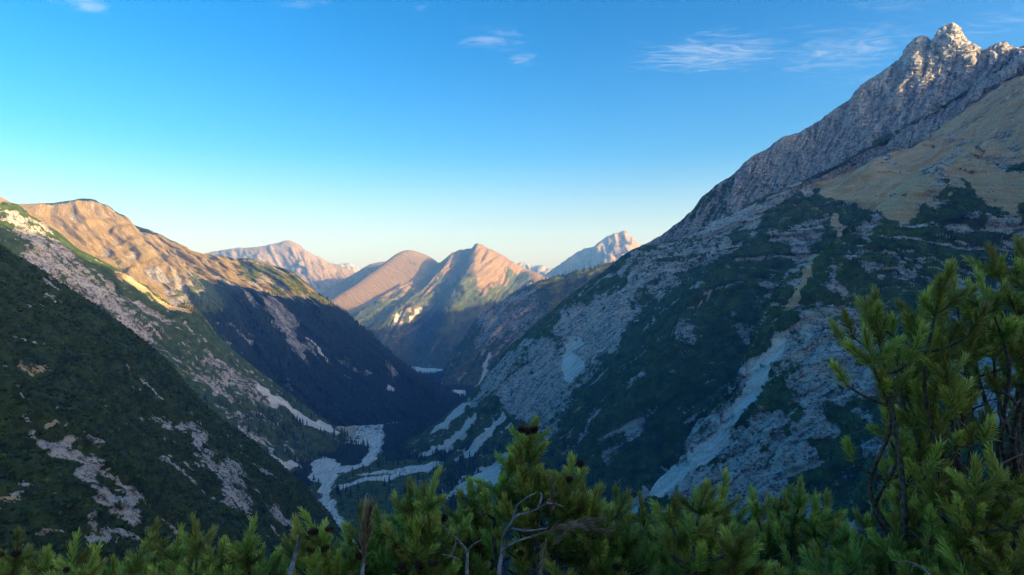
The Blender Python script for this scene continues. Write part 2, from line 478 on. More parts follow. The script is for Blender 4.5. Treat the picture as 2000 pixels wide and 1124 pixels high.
# ------------------------------------------------------------------ ground sheet far below and to the horizon
def plain_sheet(name, n, size, z, mat, label, cat):
    xs = np.linspace(-size, size, n)
    gx, gy = np.meshgrid(xs, xs, indexing='ij')
    v = np.stack([gx.ravel(), gy.ravel(), np.full(gx.size, z)], 1)
    idx = np.arange(n * n).reshape(n, n)
    q = np.stack([idx[:-1, :-1].ravel(), idx[1:, :-1].ravel(), idx[1:, 1:].ravel(), idx[:-1, 1:].ravel()], 1)
    me = bpy.data.meshes.new(name); me.from_pydata(v.tolist(), [], q.tolist()); me.materials.append(mat)
    o = bpy.data.objects.new(name, me); col.objects.link(o)
    o['kind'] = 'structure'; o['label'] = label; o['category'] = cat
    return o
M_plain, nt_, b_ = new_mat('lowland')
b_.inputs['Base Color'].default_value = (.03, .045, .025, 1)
plain_sheet('ground', 5, 10800, -760, M_plain, 'dark wooded lowland far below the mountains', 'ground')

# ------------------------------------------------------------------ valley floor
fy = np.array([500, 1000, 1323, 2000, 3000, 3700, 4500, 5600])
fz = np.array([-405, -415, -420, -430, -468, -490, -525, -560])
nF = [( x, y) for x in (0,) for y in fy]
lines = []
for x in np.linspace(-950, 520, 14):
    lines.append([(x + (0 if y < 3200 else (y - 3200) * -.12), y, z) for y, z in zip(fy, fz)])
fl = Sheet(lines, 250, 330)
fl.mask['wood'][:] = .9
C_ = fl.cover
# meadows and gravel
C_([(640,850),(670,830),(715,828),(712,845),(690,862),(668,868)], warp=1.5, soft=1, grass=1, wood=0)
C_([(632,812),(660,812),(665,830),(640,835)], warp=2, soft=1, grass=1, wood=0.2)
C_([(740,818),(760,808),(800,806),(820,812),(790,822),(750,830)], warp=2, soft=1, grass=.8, scree=.4, wood=.2)
C_([(500,1010),(560,960),(640,930),(700,900),(740,880),(760,900),(850,890),(900,880),(1000,880),(1000,1000),(800,1050),(600,1060)], warp=3, wood=0.35, veg=1.0)
C_([(700,830),(735,815),(745,840),(735,870),(745,880),(735,905),(715,885),(705,870),(690,860)], warp=2, soft=1, scree=.65, wood=.1, veg=.35)
C_([(605,890),(640,896),(680,905),(712,898),(720,880),(700,862),(718,845),(730,838),(735,850),(722,868),(740,884),(735,900),(700,915),(665,925),(645,945),(665,985),(650,990),(628,965),(605,945),(595,930),(615,915)], warp=2.0, soft=1, scree=1, wood=0, veg=0)
C_([(560,1100),(610,1000),(640,960),(668,985),(680,1010),(700,1100)], warp=2, soft=1, scree=1, wood=0, veg=0)
C_([(735,822),(742,800),(750,800),(748,830),(738,845)], warp=1, soft=1, scree=.8, wood=.2)
C_([(655,950),(720,935),(780,922),(840,905),(890,890),(925,885),(900,898),(850,915),(790,932),(730,945),(660,960)], warp=1.5, soft=1, scree=1, wood=0, veg=0)
C_([(695,925),(760,917),(830,905),(870,897),(860,903),(790,920),(720,930)], warp=1.5, soft=1, scree=.8, wood=0, veg=0)
C_([(868,760),(905,758),(910,768),(885,772)], warp=1, soft=1, scree=1, wood=0, veg=0)
C_([(790,712),(840,718),(880,712),(880,720),(830,728),(800,724)], warp=2, soft=1, scree=.9, wood=0)
C_([(840,745),(900,735),(905,742),(850,752)], warp=1, soft=1, scree=.6, wood=.2)
pf = fl.flat(fl.P)
fl.mask['scree'] *= 1 - .75 * sstep(.12, .4, ridged(np.stack([fl.flat(fl.P)[:, 0] / 26, fl.flat(fl.P)[:, 1] / 75], 1) + fbm(pf / 70, 3)[:, None] * .8, 3, .55) - .55).reshape(fl.nu, fl.nv)
h = (3.0 * fbm(pf / 60, 3) + 1.2 * fbm(pf / 9, 3)).reshape(fl.nu, fl.nv)
ob_floor = fl.build('valley_floor', M_floor, h, 'flat valley floor with pale branching gravel river bed and tan meadow', 'valley floor')

# ------------------------------------------------------------------ right-hand massif: lower slopes (fall lines, far rib first)
l0 = V((1990,101,1575),(1870,192,1560),(1700,288,1575),(1500,382,1625),(1370,444,1710),(1290,476,1775),(1250,484,1800),(1180,532,1815),(1100,592,1830),(1040,643,1840),(980,700,1850),(940,748,1858),(900,790,1860),(820,848,1850),(720,900,1830))
l1 = V((2080,97,1540),(1900,190,1550),(1780,268,1560),(1600,372,1560),(1420,480,1555),(1310,560,1550),(1210,640,1540),(1130,715,1535),(1060,785,1540),(970,850,1560),(870,905,1600),(780,950,1580))
l2 = V((2180,95,1450),(1990,195,1430),(1860,285,1420),(1640,400,1390),(1540,470,1370),(1400,600,1320),(1290,740,1290),(1200,840,1290),(1090,920,1300),(960,980,1310),(840,1010,1300))
l3 = V((2320,100,1340),(1960,260,1290),(1720,420,1260),(1620,520,1230),(1530,630,1190),(1450,760,1140),(1370,860,1110),(1240,970,1090),(1120,1050,1080),(980,1110,1050))
l4 = V((2450,80,1150),(2150,230,1120),(1960,320,1080),(1800,410,1030),(1680,500,990),(1580,610,950),(1500,740,910),(1440,860,890),(1360,970,880),(1260,1080,870),(1140,1180,860))
l5 = V((2800,100,950),(2400,280,930),(2150,390,900),(1980,500,860),(1850,620,810),(1750,730,770),(1660,850,740),(1570,960,720),(1470,1080,710),(1340,1220,700))
l6 = V((3600,150,680),(2800,350,680),(2300,560,650),(2060,700,610),(1900,830,570),(1790,960,540),(1690,1090,520),(1560,1240,500))
l7 = V((5200,100,420),(3600,500,420),(2600,800,400),(2200,960,370),(2000,1120,340),(1850,1260,320))
lb = back(l0, 260, -190, 60)
A = Sheet([lb, l0, l1, l2, l3, l4, l5, l6, l7], 610, 620)
vv = np.linspace(0, 1, A.nv)[None]
rib_profile(A, [0, 0, -34, 44, -42, 46, -40, 26, 0], width=sstep(.02, .3, vv) * (1 - .6 * sstep(.75, 1.0, vv)), seed=3.)
forms(A, 16, ribs=14, big=7, seed=1.7, damp=edge_damp(A, 1, 130))
A.mask['veg'][:] = 1.0
C_ = A.cover
C_([(1300,470),(1200,560),(1130,612),(1080,650),(1000,682),(950,735),(905,775),(930,792),(985,782),(1010,820),(1060,850),(1090,800),(1110,760),(1150,720),(1200,650),(1240,610),(1300,548),(1380,500),(1430,470),(1500,430),(1590,355),(1640,335),(1700,300),(1600,235),(1420,350)], warp=9, soft=3, veg=.20)
C_([(1230,530),(1310,470),(1420,455),(1400,490),(1330,520),(1250,580),(1190,610)], warp=8, soft=4, veg=.52)
C_([(1000,690),(1050,670),(1120,640),(1080,690),(1020,730),(950,770),(930,760)], warp=8, soft=4, veg=.40)
C_([(1090,760),(1140,690),(1180,670),(1150,720),(1110,780),(1060,850),(1030,850)], warp=8, soft=4, veg=.5)
C_([(1105,655),(1130,645),(1140,660),(1115,690),(1128,700),(1105,745),(1085,745),(1095,700)], warp=4, soft=2, scree=1, veg=0)
C_([(1190,640),(1240,600),(1260,600),(1215,650),(1180,690)], warp=4, soft=2, veg=.15, scree=.3)
C_([(2100,80),(2200,200),(2100,330),(2000,298),(1940,320),(1900,345),(1850,375),(1780,400),(1740,425),(1715,415),(1700,385),(1650,402),(1610,380),(1600,350),(1680,318),(1720,300),(1800,260),(1860,215),(1920,165),(2000,105)], warp=5, soft=2, grass=1, veg=0)
C_([(1730,300),(1800,250),(1900,170),(2000,110),(2050,150),(2000,190),(1900,230),(1850,290),(1790,300)], warp=10, soft=6, grass=.66)
C_([(1760,415),(1790,345),(1850,295),(1880,240),(1905,250),(1865,310),(1845,370),(1790,415)], warp=7, soft=3, grass=.48)
C_([(1900,300),(1990,260),(2010,290),(1930,325),(1850,375),(1830,370)], warp=6, soft=3, grass=.55)
C_([(1708,300),(1740,303),(1788,321),(1760,322),(1715,314)], warp=3, soft=1, grass=0)
C_([(1785,375),(1815,345),(1842,348),(1820,377),(1800,380)], warp=6, soft=2, veg=.62)
C_([(1545,440),(1600,425),(1640,412),(1600,480),(1575,525),(1545,565),(1528,500)], warp=6, soft=3, veg=.32)
C_([(1632,418),(1648,418),(1604,500),(1572,560),(1556,597),(1538,602),(1545,570),(1580,510)], warp=2.5, soft=1, scree=.35, grass=.9, veg=0)
C_([(1700,410),(1722,420),(1700,470),(1670,500),(1640,548),(1608,562),(1598,545),(1640,510),(1680,450)], warp=5, soft=2, veg=.28)
C_([(1460,525),(1500,518),(1540,558),(1548,592),(1520,562),(1470,542)], warp=5, soft=3, veg=.42)
C_([(1690,500),(1760,480),(1830,500),(1800,540),(1720,545)], warp=6, soft=4, veg=.55)
for q in ([(1310,640),(1345,615),(1345,655),(1318,672)], [(1425,610),(1440,605),(1430,640),(1412,640)], [(1375,665),(1400,660),(1410,690),(1385,690)], [(1235,735),(1270,700),(1262,740),(1230,775)],
          [(1170,880),(1210,850),(1240,870),(1200,915)], [(1440,640),(1470,640),(1465,665),(1440,660)], [(1354,545),(1374,540),(1368,566),(1352,566)]):
    C_(q, warp=5, soft=3, veg=.36)
C_([(1230,830),(1275,800),(1290,770),(1260,830),(1225,860)], warp=4, soft=2, veg=.45)
C_([(1900,345),(1930,335),(2010,335),(2060,400),(2000,425),(1960,402),(1920,380)], warp=5, soft=2, grass=.9, veg=0)
C_([(1868,420),(1920,398),(2010,400),(2040,460),(1960,472),(1900,452)], warp=7, soft=3, veg=.34)
C_([(1510,660),(1560,645),(1600,605),(1660,582),(1700,600),(1725,640),(1765,680),(1725,760),(1690,800),(1640,830),(1600,880),(1560,930),(1620,1000),(1500,1040),(1370,1020),(1310,980),(1370,900),(1420,850),(1440,780),(1480,720)], warp=8, soft=3, veg=.24)
C_([(1478,745),(1530,702),(1562,705),(1545,760),(1512,802),(1478,815)], warp=5, soft=2, veg=.95)
C_([(1540,770),(1565,762),(1562,800),(1545,805)], warp=5, soft=2, veg=.9)
C_([(1640,830),(1700,830),(1760,800),(1820,860),(1750,960),(1650,1000),(1590,960)], warp=8, soft=3, veg=.75)
C_([(1680,862),(1740,832),(1770,850),(1720,885),(1690,895)], warp=4, soft=2, veg=.12)
C_([(1850,660),(1900,640),(2020,610),(2060,760),(1960,830),(1880,800),(1840,730)], warp=7, soft=3, veg=.22)
C_([(1500,662),(1540,652),(1520,685),(1488,740),(1455,790),(1432,830),(1410,858),(1375,890),(1335,928),(1285,975),(1220,1000),(1262,958),(1318,905),(1375,855),(1405,815),(1440,755),(1468,700)], warp=1.5, soft=1, scree=.95, veg=0)
C_([(1370,855),(1410,800),(1395,800),(1340,870),(1290,930),(1330,900)], warp=2, soft=1, scree=.2, veg=.35)
# scree tongues above the valley floor
for q in ([(927,774),(918,790),(870,828),(829,851),(850,830),(890,798)], [(938,802),(925,822),(880,858),(835,885),(810,897),(850,868),(900,828)],
          [(989,793),(970,825),(948,860),(930,886),(900,893),(877,897),(905,872),(935,845),(960,815)], [(1000,810),(990,835),(975,850),(985,825)],
          [(880,850),(905,838),(890,858),(860,880)],
          [(1020,870),(1005,905),(975,930),(945,948),(900,962),(855,975),(900,945),(945,915),(990,880)], [(1010,880),(960,905),(900,940),(850,972),(870,952),(930,915)]):
    C_(q, warp=2.5, soft=1, scree=1, veg=0)
C_([(730,885),(780,870),(850,850),(900,860),(940,905),(1000,960),(1100,940),(1060,1000),(900,1060),(800,1000)], warp=6, soft=4, wood=.0)
A.chutes((70., 620.), 9., .9, 2.3, patch=-.10, scree=.5)
A.chutes((34., 420.), 5., .85, 7.1, patch=.08)
A.chutes((17., 200.), 2.6, .8, 4.4, lo=.84, patch=.22)
dA = relief(A, 1.0, 1.0, seed=1.7, gully=16, crest=edge_damp(A, 1, 60))
ob_A = A.build('limestone_massif', M_mid, dA, 'huge shaded slope of grey limestone, dwarf pine and scree beside the valley', 'mountain')

# summit wall: skyline ridge down to the foot of the wall
sk = [(2330,70,1500),(2120,86,1560),(2000,92,1600),(1976,93,1610),(1962,87,1615),(1950,86,1618),(1937,93,1620),(1905,90,1630),(1888,78,1640),(1874,61,1650),(1858,50,1660),(1845,57,1662),(1836,66,1664),(1830,79,1668),(1825,96,1672),
      (1819,80,1672),(1808,72,1674),(1798,73,1676),(1784,86,1680),(1771,105,1684),(1755,118,1686),(1738,132,1688),(1715,150,1692),(1700,158,1694),(1682,168,1697),(1668,190,1700),(1640,208,1703),(1600,236,1707),(1575,252,1711),(1552,262,1714),(1528,268,1720),(1500,290,1725),(1478,301,1730),(1420,350,1748),(1398,364,1754),(1370,388,1762),(1350,412,1768),(1330,431,1775),(1296,458,1788),(1250,484,1803)]
lines = []
for (x, y, d) in sk:
    f_ = np.clip((x - 1250) / 600, 0, 1.8)
    f2 = np.clip((x - 1858) / 150, 0, 1)
    drop = (55 + 195 * min(f_, 1.0)) * (1 - f2) + 22 * f2
    shift = (-20 - 115 * min(f_, 1.0)) * (1 - f2) - 8 * f2
    c0 = np.array(S(x, y, d))
    ft = np.array(S(x + shift, y + drop, d - 25 - 75 * min(f_, 1)))
    m1 = np.array(S(x + shift * .22, y + drop * .33, d - 12 - 30 * min(f_, 1)))
    m2 = np.array(S(x + shift * .55, y + drop * .66, d - 20 - 50 * min(f_, 1)))
    bk = c0 + np.array([60, 90, -70 - 60 * f_]); bk2 = c0 + np.array([170, 330, -260 - 60 * f_])
    lines.append([bk2, bk, c0, m1, m2, ft, ft + (ft - m2) * .2 + np.array([0, 70, -40])])
T = Sheet(lines, 470, 260)
dist_c = np.abs(T.t - T.t[:, [np.argmin(np.abs(T.py[0] - 70))]]) 
# distance below the ridge, in metres
ci = np.argmin(T.py, axis=1)
tc0 = T.t[np.arange(T.nu), ci][:, None]
cre = sstep(0, 45, np.abs(T.t - tc0)) * .80 + .20
forms(T, 24, lam=(60., 330.), ribs=18, scale=.6, seed=4.2, damp=cre)
bump = np.zeros((T.nu, T.nv))
for (bx, by, rx, ry, hh) in ((1787, 128, 24, 60, 34), (1856, 92, 24, 50, 30), (1890, 118, 22, 34, 22), (1938, 108, 14, 26, 12), (1958, 100, 12, 22, 12), (1740, 190, 40, 70, 16), (1690, 230, 30, 60, 14)):
    qx = (T.px - bx + .10 * (T.py - by)) / rx; qy = (T.py - by) / ry
    bump = np.maximum(bump, .62 * hh * np.clip(1 - np.maximum(np.maximum(qx * 1.25, -qx * .8 + .1 * qy), np.abs(qy) * .8 + .25 * np.abs(qx)), 0, 1))
bump *= (np.arange(T.nv)[None] >= ci[:, None])
T.reshape(bump)
T.mask['veg'][:] = .02
T.cover([(1300,470),(1330,440),(1400,470),(1420,500),(1330,520),(1250,530),(1240,490)], warp=8, soft=5, veg=.5)
T.cover([(1420,440),(1500,360),(1540,330),(1580,380),(1500,440),(1440,480)], warp=8, soft=5, veg=.33)
T.cover([(1560,264),(1600,240),(1690,180),(1660,215),(1600,290),(1540,320),(1480,330),(1420,380),(1500,295)], warp=8, soft=6, grass=.38)
T.cover([(1640,260),(1700,290),(1680,330),(1620,300)], warp=8, soft=5, grass=.35)
dT = relief(T, 1.0, .6, crest=cre, gully=15, lam=(40.0, 360.0), seed=4.2, iso=9, beds=6)
T.chutes((26., 300.), 5., .0, 3.3, patch=-.3, width=cre)
dT += (4.5 * (ridged(np.stack([T.flat(T.s) / 17, T.flat(T.t) / 150], 1) + fbm(T.flat(T.P) / 50, 2)[:, None] * .5, 4, .6) - .5)).reshape(T.nu, T.nv) * cre
dT += (4.0 * (ridged(T.flat(T.P) / np.array([11, 11, 19]) + 3, 3, .6) - .55) + 2.5 * fbm(T.flat(T.P) / 5 + 9, 2)).reshape(T.nu, T.nv) * (.25 + .75 * sstep(1480, 1640, T.px))
ob_T = T.build('rocky_summit', M_wall, dT, 'grey limestone wall with twin towers at the top of the shaded massif', 'mountain', facet=True)

# the same mountain beyond the frame, unseen; its crest is shaped to shade the left slopes
cr_ = [(1290,1500,560),(1320,1300,590),(1330,1050,580),(1350,820,530),(1340,640,590),(1320,500,715),(1310,330,750),(1290,150,720),(1270,-200,680),(1230,-700,620),(1150,-1300,540)]
ft_ = [(1190,1400,460),(1040,1200,340),(900,1000,240),(790,820,160),(690,640,110),(620,470,60),(540,300,20),(480,120,-10),(440,-200,-10),(430,-700,-20),(420,-1300,-40)]
lines = []
for c0, f0 in zip(cr_, ft_):
    c0 = np.array(c0, float); f0 = np.array(f0, float)
    lines.append([c0 + (900, 160, -1000), c0 + (420, 90, -330), c0 + (150, 30, -110), c0, c0 * .6 + f0 * .4 + (0, 0, -10), f0, f0 + (f0 - c0) * .04])
R_ = Sheet(lines, 150, 110, uniform=True)
forms(R_, 14, ribs=14, seed=8.1)
R_.mask['grass'][:] = .5; R_.mask['veg'][:] = .3
ob_R = R_.build('shade_casting_shoulder', M_mid, relief(R_, 1, 1.2, seed=8.1), 'high shoulder of the same grey massif, unseen past the lookout, its crest shaped to cast shade', 'mountain')

# ridge added unseen behind the skyline to shade the far valley side
q_c = [(1130,1740,560),(1220,1850,470),(1270,1980,430),(1300,2300,380),(1350,2900,330),(1380,3400,335),(1420,4100,320),(1450,4700,320)]
lines = []
for c0 in q_c:
    c0 = np.array(c0, float)
    lines.append([c0 + (700, 0, -520), c0 + (180, 0, -100), c0, c0 + (-170, 0, -130), c0 + (-600, 0, -480), c0 + (-900, 0, -760)])
Q_ = Sheet(lines, 110, 90, uniform=True)
forms(Q_, 20, ribs=25, seed=5.1)
Q_.mask['veg'][:] = .7
Q_.build('added_shade_ridge', M_mid, relief(Q_, 1, 1.4, seed=5.1), 'unseen ridge added behind the massif to shade the far valley', 'ridge')

# ------------------------------------------------------------------ near left slope, dwarf pine with bare strips
b0 = V((-700,60,600),(-300,290,610),(0,480,640),(130,562,680),(250,642,720),(330,712,750),(400,792,780),(500,872,820),(600,960,860),(660,1030,880),(720,1120,900))
b1 = V((-900,200,470),(-400,400,475),(-150,520,490),(0,610,500),(150,720,520),(300,830,550),(430,940,580),(540,1040,600),(640,1150,620))
b2 = V((-1100,380,370),(-500,570,375),(-200,700,380),(0,800,385),(120,890,400),(240,980,420),(340,1060,440),(470,1180,460))
b3 = V((-1300,560,265),(-600,760,268),(-250,900,270),(0,1000,280),(120,1080,290),(260,1200,300))
b4 = V((-1600,700,180),(-800,920,185),(-300,1100,190),(0,1250,195),(150,1380,200))
b5 = V((-2200,900,110),(-1000,1200,115),(-400,1450,120),(-100,1650,125))
B = Sheet([back(b0, 230, -150, -60), b0, b1, b2, b3, b4, b5], 340, 370)
rib_profile(B, [0, 0, -15, 12, -13, 10, 0], seed=5.)
forms(B, 12, lam=(60., 300.), ribs=12, big=10, scale=.6, seed=2.9, damp=edge_damp(B, 1, 60, .2))
B.mask['veg'][:] = 1.0
C_ = B.cover
C_([(66,832),(100,848),(122,880),(170,897),(200,878),(222,900),(212,930),(250,957),(302,975),(292,1012),(270,1032),(240,1002),(200,962),(160,932),(110,905),(72,870)], warp=6, soft=2, veg=.13)
C_([(-20,792),(60,812),(95,838),(78,850),(40,832),(-20,815)], warp=4, soft=2, veg=.15, grass=.8)
C_([(95,822),(130,825),(110,835)], warp=2, soft=1, veg=.1, grass=.9)
C_([(303,815),(330,830),(352,826),(402,838),(432,868),(442,900),(472,940),(488,972),(460,984),(420,952),(400,910),(380,870),(352,850),(330,862)], warp=7, soft=2, veg=.27)
C_([(440,905),(470,900),(480,930),(460,940)], warp=5, soft=3, veg=.4)
C_([(525,955),(545,960),(560,1000),(562,1045),(530,1022)], warp=5, soft=2, veg=.22)
C_([(505,900),(540,905),(530,930),(510,925)], warp=5, soft=3, veg=.45)
C_([(-10,958),(26,970),(22,992),(-10,982)], warp=3, soft=2, veg=.1, grass=.9)
C_([(150,1012),(192,1002),(242,1042),(200,1062)], warp=6, soft=2, veg=.3, grass=.4)
C_([(60,702),(90,708),(110,735),(120,760),(95,745),(70,725)], warp=5, soft=3, veg=.42, grass=.9)
C_([(70,600),(110,590),(90,620)], warp=5, soft=3, veg=.5)
C_([(85,1020),(130,1040),(140,1050),(100,1035)], warp=3, soft=2, veg=.3, grass=.8)
C_([(20,930),(50,940),(48,960),(25,950)], warp=3, soft=2, veg=.35)
C_([(300,950),(315,930),(325,950),(310,970)], warp=4, soft=2, veg=.4)
B.chutes((40., 300.), 4., .9, 6.6, patch=.32, grass=.5)
B.chutes((16., 120.), 1.6, .85, 1.9, patch=.25)
dB = relief(B, .9, .5, seed=2.9, gully=16, lam=(60., 300.), crest=edge_damp(B, 1, 25, .4))
ob_B = B.build('shrub_slope', M_near, dB, 'near dark green slope of dwarf pine with pale bare strips', 'slope')

# ------------------------------------------------------------------ rocky ridge behind it
c0 = V((-500,200,1480),(-150,330,1490),(0,405,1500),(30,399,1515),(62,424,1530),(115,456,1560),(150,486,1590),(215,522,1640),(300,572,1720),(345,598,1770),(385,606,1800),(430,660,1850),(480,705,1890),(560,765,1940),(640,825,1980),(700,868,1990))
c1 = V((-600,300,1200),(-250,420,1250),(-50,470,1280),(60,520,1320),(150,580,1380),(240,650,1450),(330,720,1520),(430,790,1580),(520,850,1620),(600,905,1640),(660,945,1640))
c2 = V((-700,380,960),(-350,500,1000),(-100,560,1040),(50,620,1100),(150,690,1160),(260,770,1220),(360,850,1280),(460,930,1320),(580,1010,1330))
c3 = V((-800,500,760),(-400,650,800),(0,760,850),(200,900,950),(450,1080,1000))
Cs = Sheet([back(c0, 260, -190, -120), back(c0, 60, -22, -25), c0, c1, c2, c3], 310, 330)
forms(Cs, 16, ribs=22, seed=6.3, damp=edge_damp(Cs, 2, 120, .2))
Cs.mask['veg'][:] = 1.0
C_ = Cs.cover
C_([(-10,400),(30,396),(70,425),(120,460),(200,540),(262,600),(302,660),(280,692),(230,642),(150,592),(80,522),(-10,470)], warp=10, soft=4, veg=.30)
C_([(105,520),(180,602),(250,682),(322,742),(302,772),(200,682),(100,602),(50,542)], warp=9, soft=3, veg=.25)
C_([(115,470),(150,495),(210,560),(270,640),(240,640),(170,560),(120,500)], warp=9, soft=3, veg=.30)
C_([(215,575),(280,592),(332,642),(352,682),(320,652),(260,612)], warp=8, soft=3, veg=.45)
C_([(240,660),(300,700),(340,735),(380,790),(330,770),(270,710)], warp=8, soft=3, veg=.33)
C_([(425,700),(470,735),(525,772),(490,802),(440,772),(400,742)], warp=8, soft=3, veg=.42)
C_([(375,750),(450,800),(565,882),(520,862),(430,812)], warp=7, soft=3, veg=.36)
C_([(400,700),(410,690),(470,720),(560,800),(540,800),(450,740)], warp=7, soft=3, veg=.45)
C_([(30,415),(75,440),(115,462),(95,470),(60,450)], warp=5, soft=3, veg=.8)
C_([(18,470),(50,480),(45,500),(20,495)], warp=5, soft=3, veg=.8)
C_([(220,524),(300,572),(345,598),(385,606),(380,614),(335,604),(280,572),(225,536)], warp=2, soft=2, grass=.75, veg=.30)
C_([(503,748),(515,752),(530,765),(570,793),(620,823),(668,846),(640,842),(580,814),(530,788)], warp=2, soft=1, scree=1, veg=0)
C_([(396,788),(450,830),(520,880),(592,922),(570,917),(500,882),(430,832)], warp=3, soft=1, scree=.75, veg=.2)
C_([(560,905),(600,912),(625,920),(605,925),(570,915)], warp=2, soft=1, scree=.8, veg=.1)
crC = np.ones((Cs.nu, 1))
Cs.chutes((70., 600.), 8., .9, 3.7, patch=-.1)
Cs.chutes((30., 330.), 4., .85, 8.8, patch=.0)
Cs.mask['veg'] = np.clip(Cs.mask['veg'] * .9 + .10 * (Cs.mask['scree'] < .3), 0, 1)
dC = relief(Cs, 1.0, .9, seed=6.3, gully=16, crest=edge_damp(Cs, 2, 60, .4))
ii = np.linspace(0, 1, Cs.nu)[:, None]
ob_C = Cs.build('rocky_ridge', M_mid, dC, 'steep ridge of pale broken rock and pine scrub, sunlit at its upper end', 'ridge')

# ------------------------------------------------------------------ broad left mountain with the wooded spur
D_ = [V((-250,300,2700),(-150,420,2500),(-50,520,2300),(60,640,2100)),
      V((-100,345,2750),(0,420,2600),(130,520,2400),(260,640,2200)),
      V((0,384,2800),(60,430,2690),(150,500,2520),(280,610,2300),(420,740,2150)),
      V((36,399,2850),(110,440,2740),(200,510,2580),(310,600,2380),(430,700,2220),(540,800,2120)),
      V((100,397,2900),(180,445,2780),(280,525,2600),(370,610,2420),(480,720,2260),(600,830,2120)),
      V((165,391,3000),(260,450,2820),(350,525,2640),(430,620,2450),(530,730,2290),(640,840,2130)),
      V((215,408,3000),(300,470,2820),(390,545,2620),(470,640,2440),(570,745,2290),(670,840,2130)),
      V((240,430,2990),(330,498,2800),(420,562,2610),(500,650,2450),(600,750,2300),(690,838,2140)),
      V((290,450,2970),(370,504,2800),(450,560,2630),(525,650,2460),(620,750,2300),(715,838,2140)),
      V((370,489,2930),(430,520,2800),(500,570,2660),(570,655,2500),(660,750,2330),(750,836,2150)),
      V((430,500,2900),(480,528,2810),(540,578,2690),(610,660,2530),(700,750,2360),(800,834,2190)),
      V((520,514,2860),(570,548,2780),(620,600,2690),(690,680,2570),(770,760,2440),(860,828,2250)),
      V((580,541,2830),(625,580,2770),(680,635,2700),(750,700,2620),(820,755,2530),(890,812,2400)),
      V((612,566,2810),(655,606,2770),(715,660,2730),(785,722,2680),(850,768,2640),(905,806,2560)),
      V((640,590,2800),(700,640,2800),(760,690,2810),(820,735,2810),(870,765,2800),(915,793,2780)),
      V((640,600,3050),(700,655,3100),(760,705,3100),(820,745,3090),(870,775,3050),(915,800,3000))]
for k_, ln in enumerate(D_):
    if k_ < 15:
        q0 = np.array(ln[0]); ln.insert(0, tuple(q0 + (-70, 140, -50))); ln.insert(0, tuple(q0 + (-250, 420, -230)))
    else:
        q0 = np.array(ln[0]); ln.insert(0, tuple(q0 + (-10, 60, 0))); ln.insert(0, tuple(q0 + (-50, 160, -20)))
D = Sheet(D_, 350, 300)
cD = np.argmin(D.py, axis=1)
cre = sstep(0, 120, np.abs(D.t - D.t[np.arange(D.nu), cD][:, None])) * .75 + .25
forms(D, 8, lam=(40., 330.), ribs=14, big=7, scale=1.6, seed=3.3, damp=cre)
D.mask['veg'][:] = 1.0; D.mask['wood'][:] = 0.85
C_ = D.cover
C_([(-60,330),(0,380),(60,395),(165,385),(240,422),(370,484),(430,497),(520,511),(580,536),(645,588),(600,582),(540,572),(450,548),(380,552),(345,600),(375,620),(330,620),(220,540),(100,470),(0,440)], warp=5, soft=3, grass=1, veg=0, wood=0)
C_([(240,432),(300,455),(370,489),(400,500),(380,525),(330,530),(290,500),(235,460)], warp=8, soft=6, grass=.62)
C_([(90,400),(165,392),(240,430),(200,440),(150,420)], warp=8, soft=6, grass=.7)
C_([(330,515),(370,520),(400,545),(385,570),(345,590),(320,560)], warp=8, soft=4, grass=.25)
C_([(440,503),(520,514),(580,540),(640,588),(600,580),(540,565),(500,555),(470,540),(445,525)], warp=7, soft=3, veg=.72, grass=.7)
C_([(338,545),(350,520),(372,505),(385,497),(400,515),(385,540),(405,548),(370,575),(352,598),(338,580)], warp=6, soft=3, veg=.66)
C_([(248,515),(262,512),(268,530),(250,535)], warp=4, soft=2, veg=.8)
C_([(500,535),(520,528),(530,560),(545,575),(500,560)], warp=5, soft=3, veg=.3, grass=.35)
C_([(518,575),(562,588),(582,640),(612,692),(592,692),(560,652),(530,602)], warp=7, soft=3, veg=.3, wood=.12)
C_([(606,658),(613,660),(632,684),(645,704),(638,702),(622,684)], warp=2, soft=1, veg=0, wood=0, scree=1)
C_([(405,655),(470,640),(520,650),(470,680),(430,670)], warp=8, soft=4, veg=.5, wood=.4)
C_([(385,620),(400,650),(415,690),(405,690),(392,650)], warp=4, soft=2, veg=.3, wood=.3)
C_([(640,680),(700,700),(740,720),(700,725),(650,700)], warp=7, soft=4, veg=.55, wood=.45)
C_([(745,690),(790,720),(785,735),(750,715)], warp=6, soft=3, veg=.45, wood=.35)
C_([(550,735),(590,742),(580,752),(552,745)], warp=5, soft=3, veg=.4, wood=.3)
C_([(752,745),(770,752),(764,760),(752,757)], warp=2, soft=1, veg=0, wood=0, scree=1)
C_([(672,720),(690,735),(683,735)], warp=2, soft=1, veg=.1, wood=.1, scree=.9)
cD = np.argmin(D.py, axis=1)
cre = sstep(0, 120, np.abs(D.t - D.t[np.arange(D.nu), cD][:, None])) * .75 + .25
keepD = {k: v.copy() for k, v in D.mask.items()}
D.chutes((120., 800.), 12., .8, 1.3, patch=-.2, grass=.15, width=cre)
D.chutes((55., 420.), 7., .75, 5.9, patch=-.1, grass=.2, width=cre)
woodland = sstep(575, 615, D.py)
for k_ in ('veg', 'wood'):
    D.mask[k_] = D.mask[k_] * (1 - .72 * woodland) + keepD[k_] * .72 * woodland
dD = relief(D, 1.1, .9, crest=cre, gully=20, lam=(44., 330.), seed=3.3, iso=8)
ob_D = D.build('brown_mountain', M_left, dD, 'long sunlit mountain of tan autumn grass with a dark wooded spur in shadow', 'mountain')

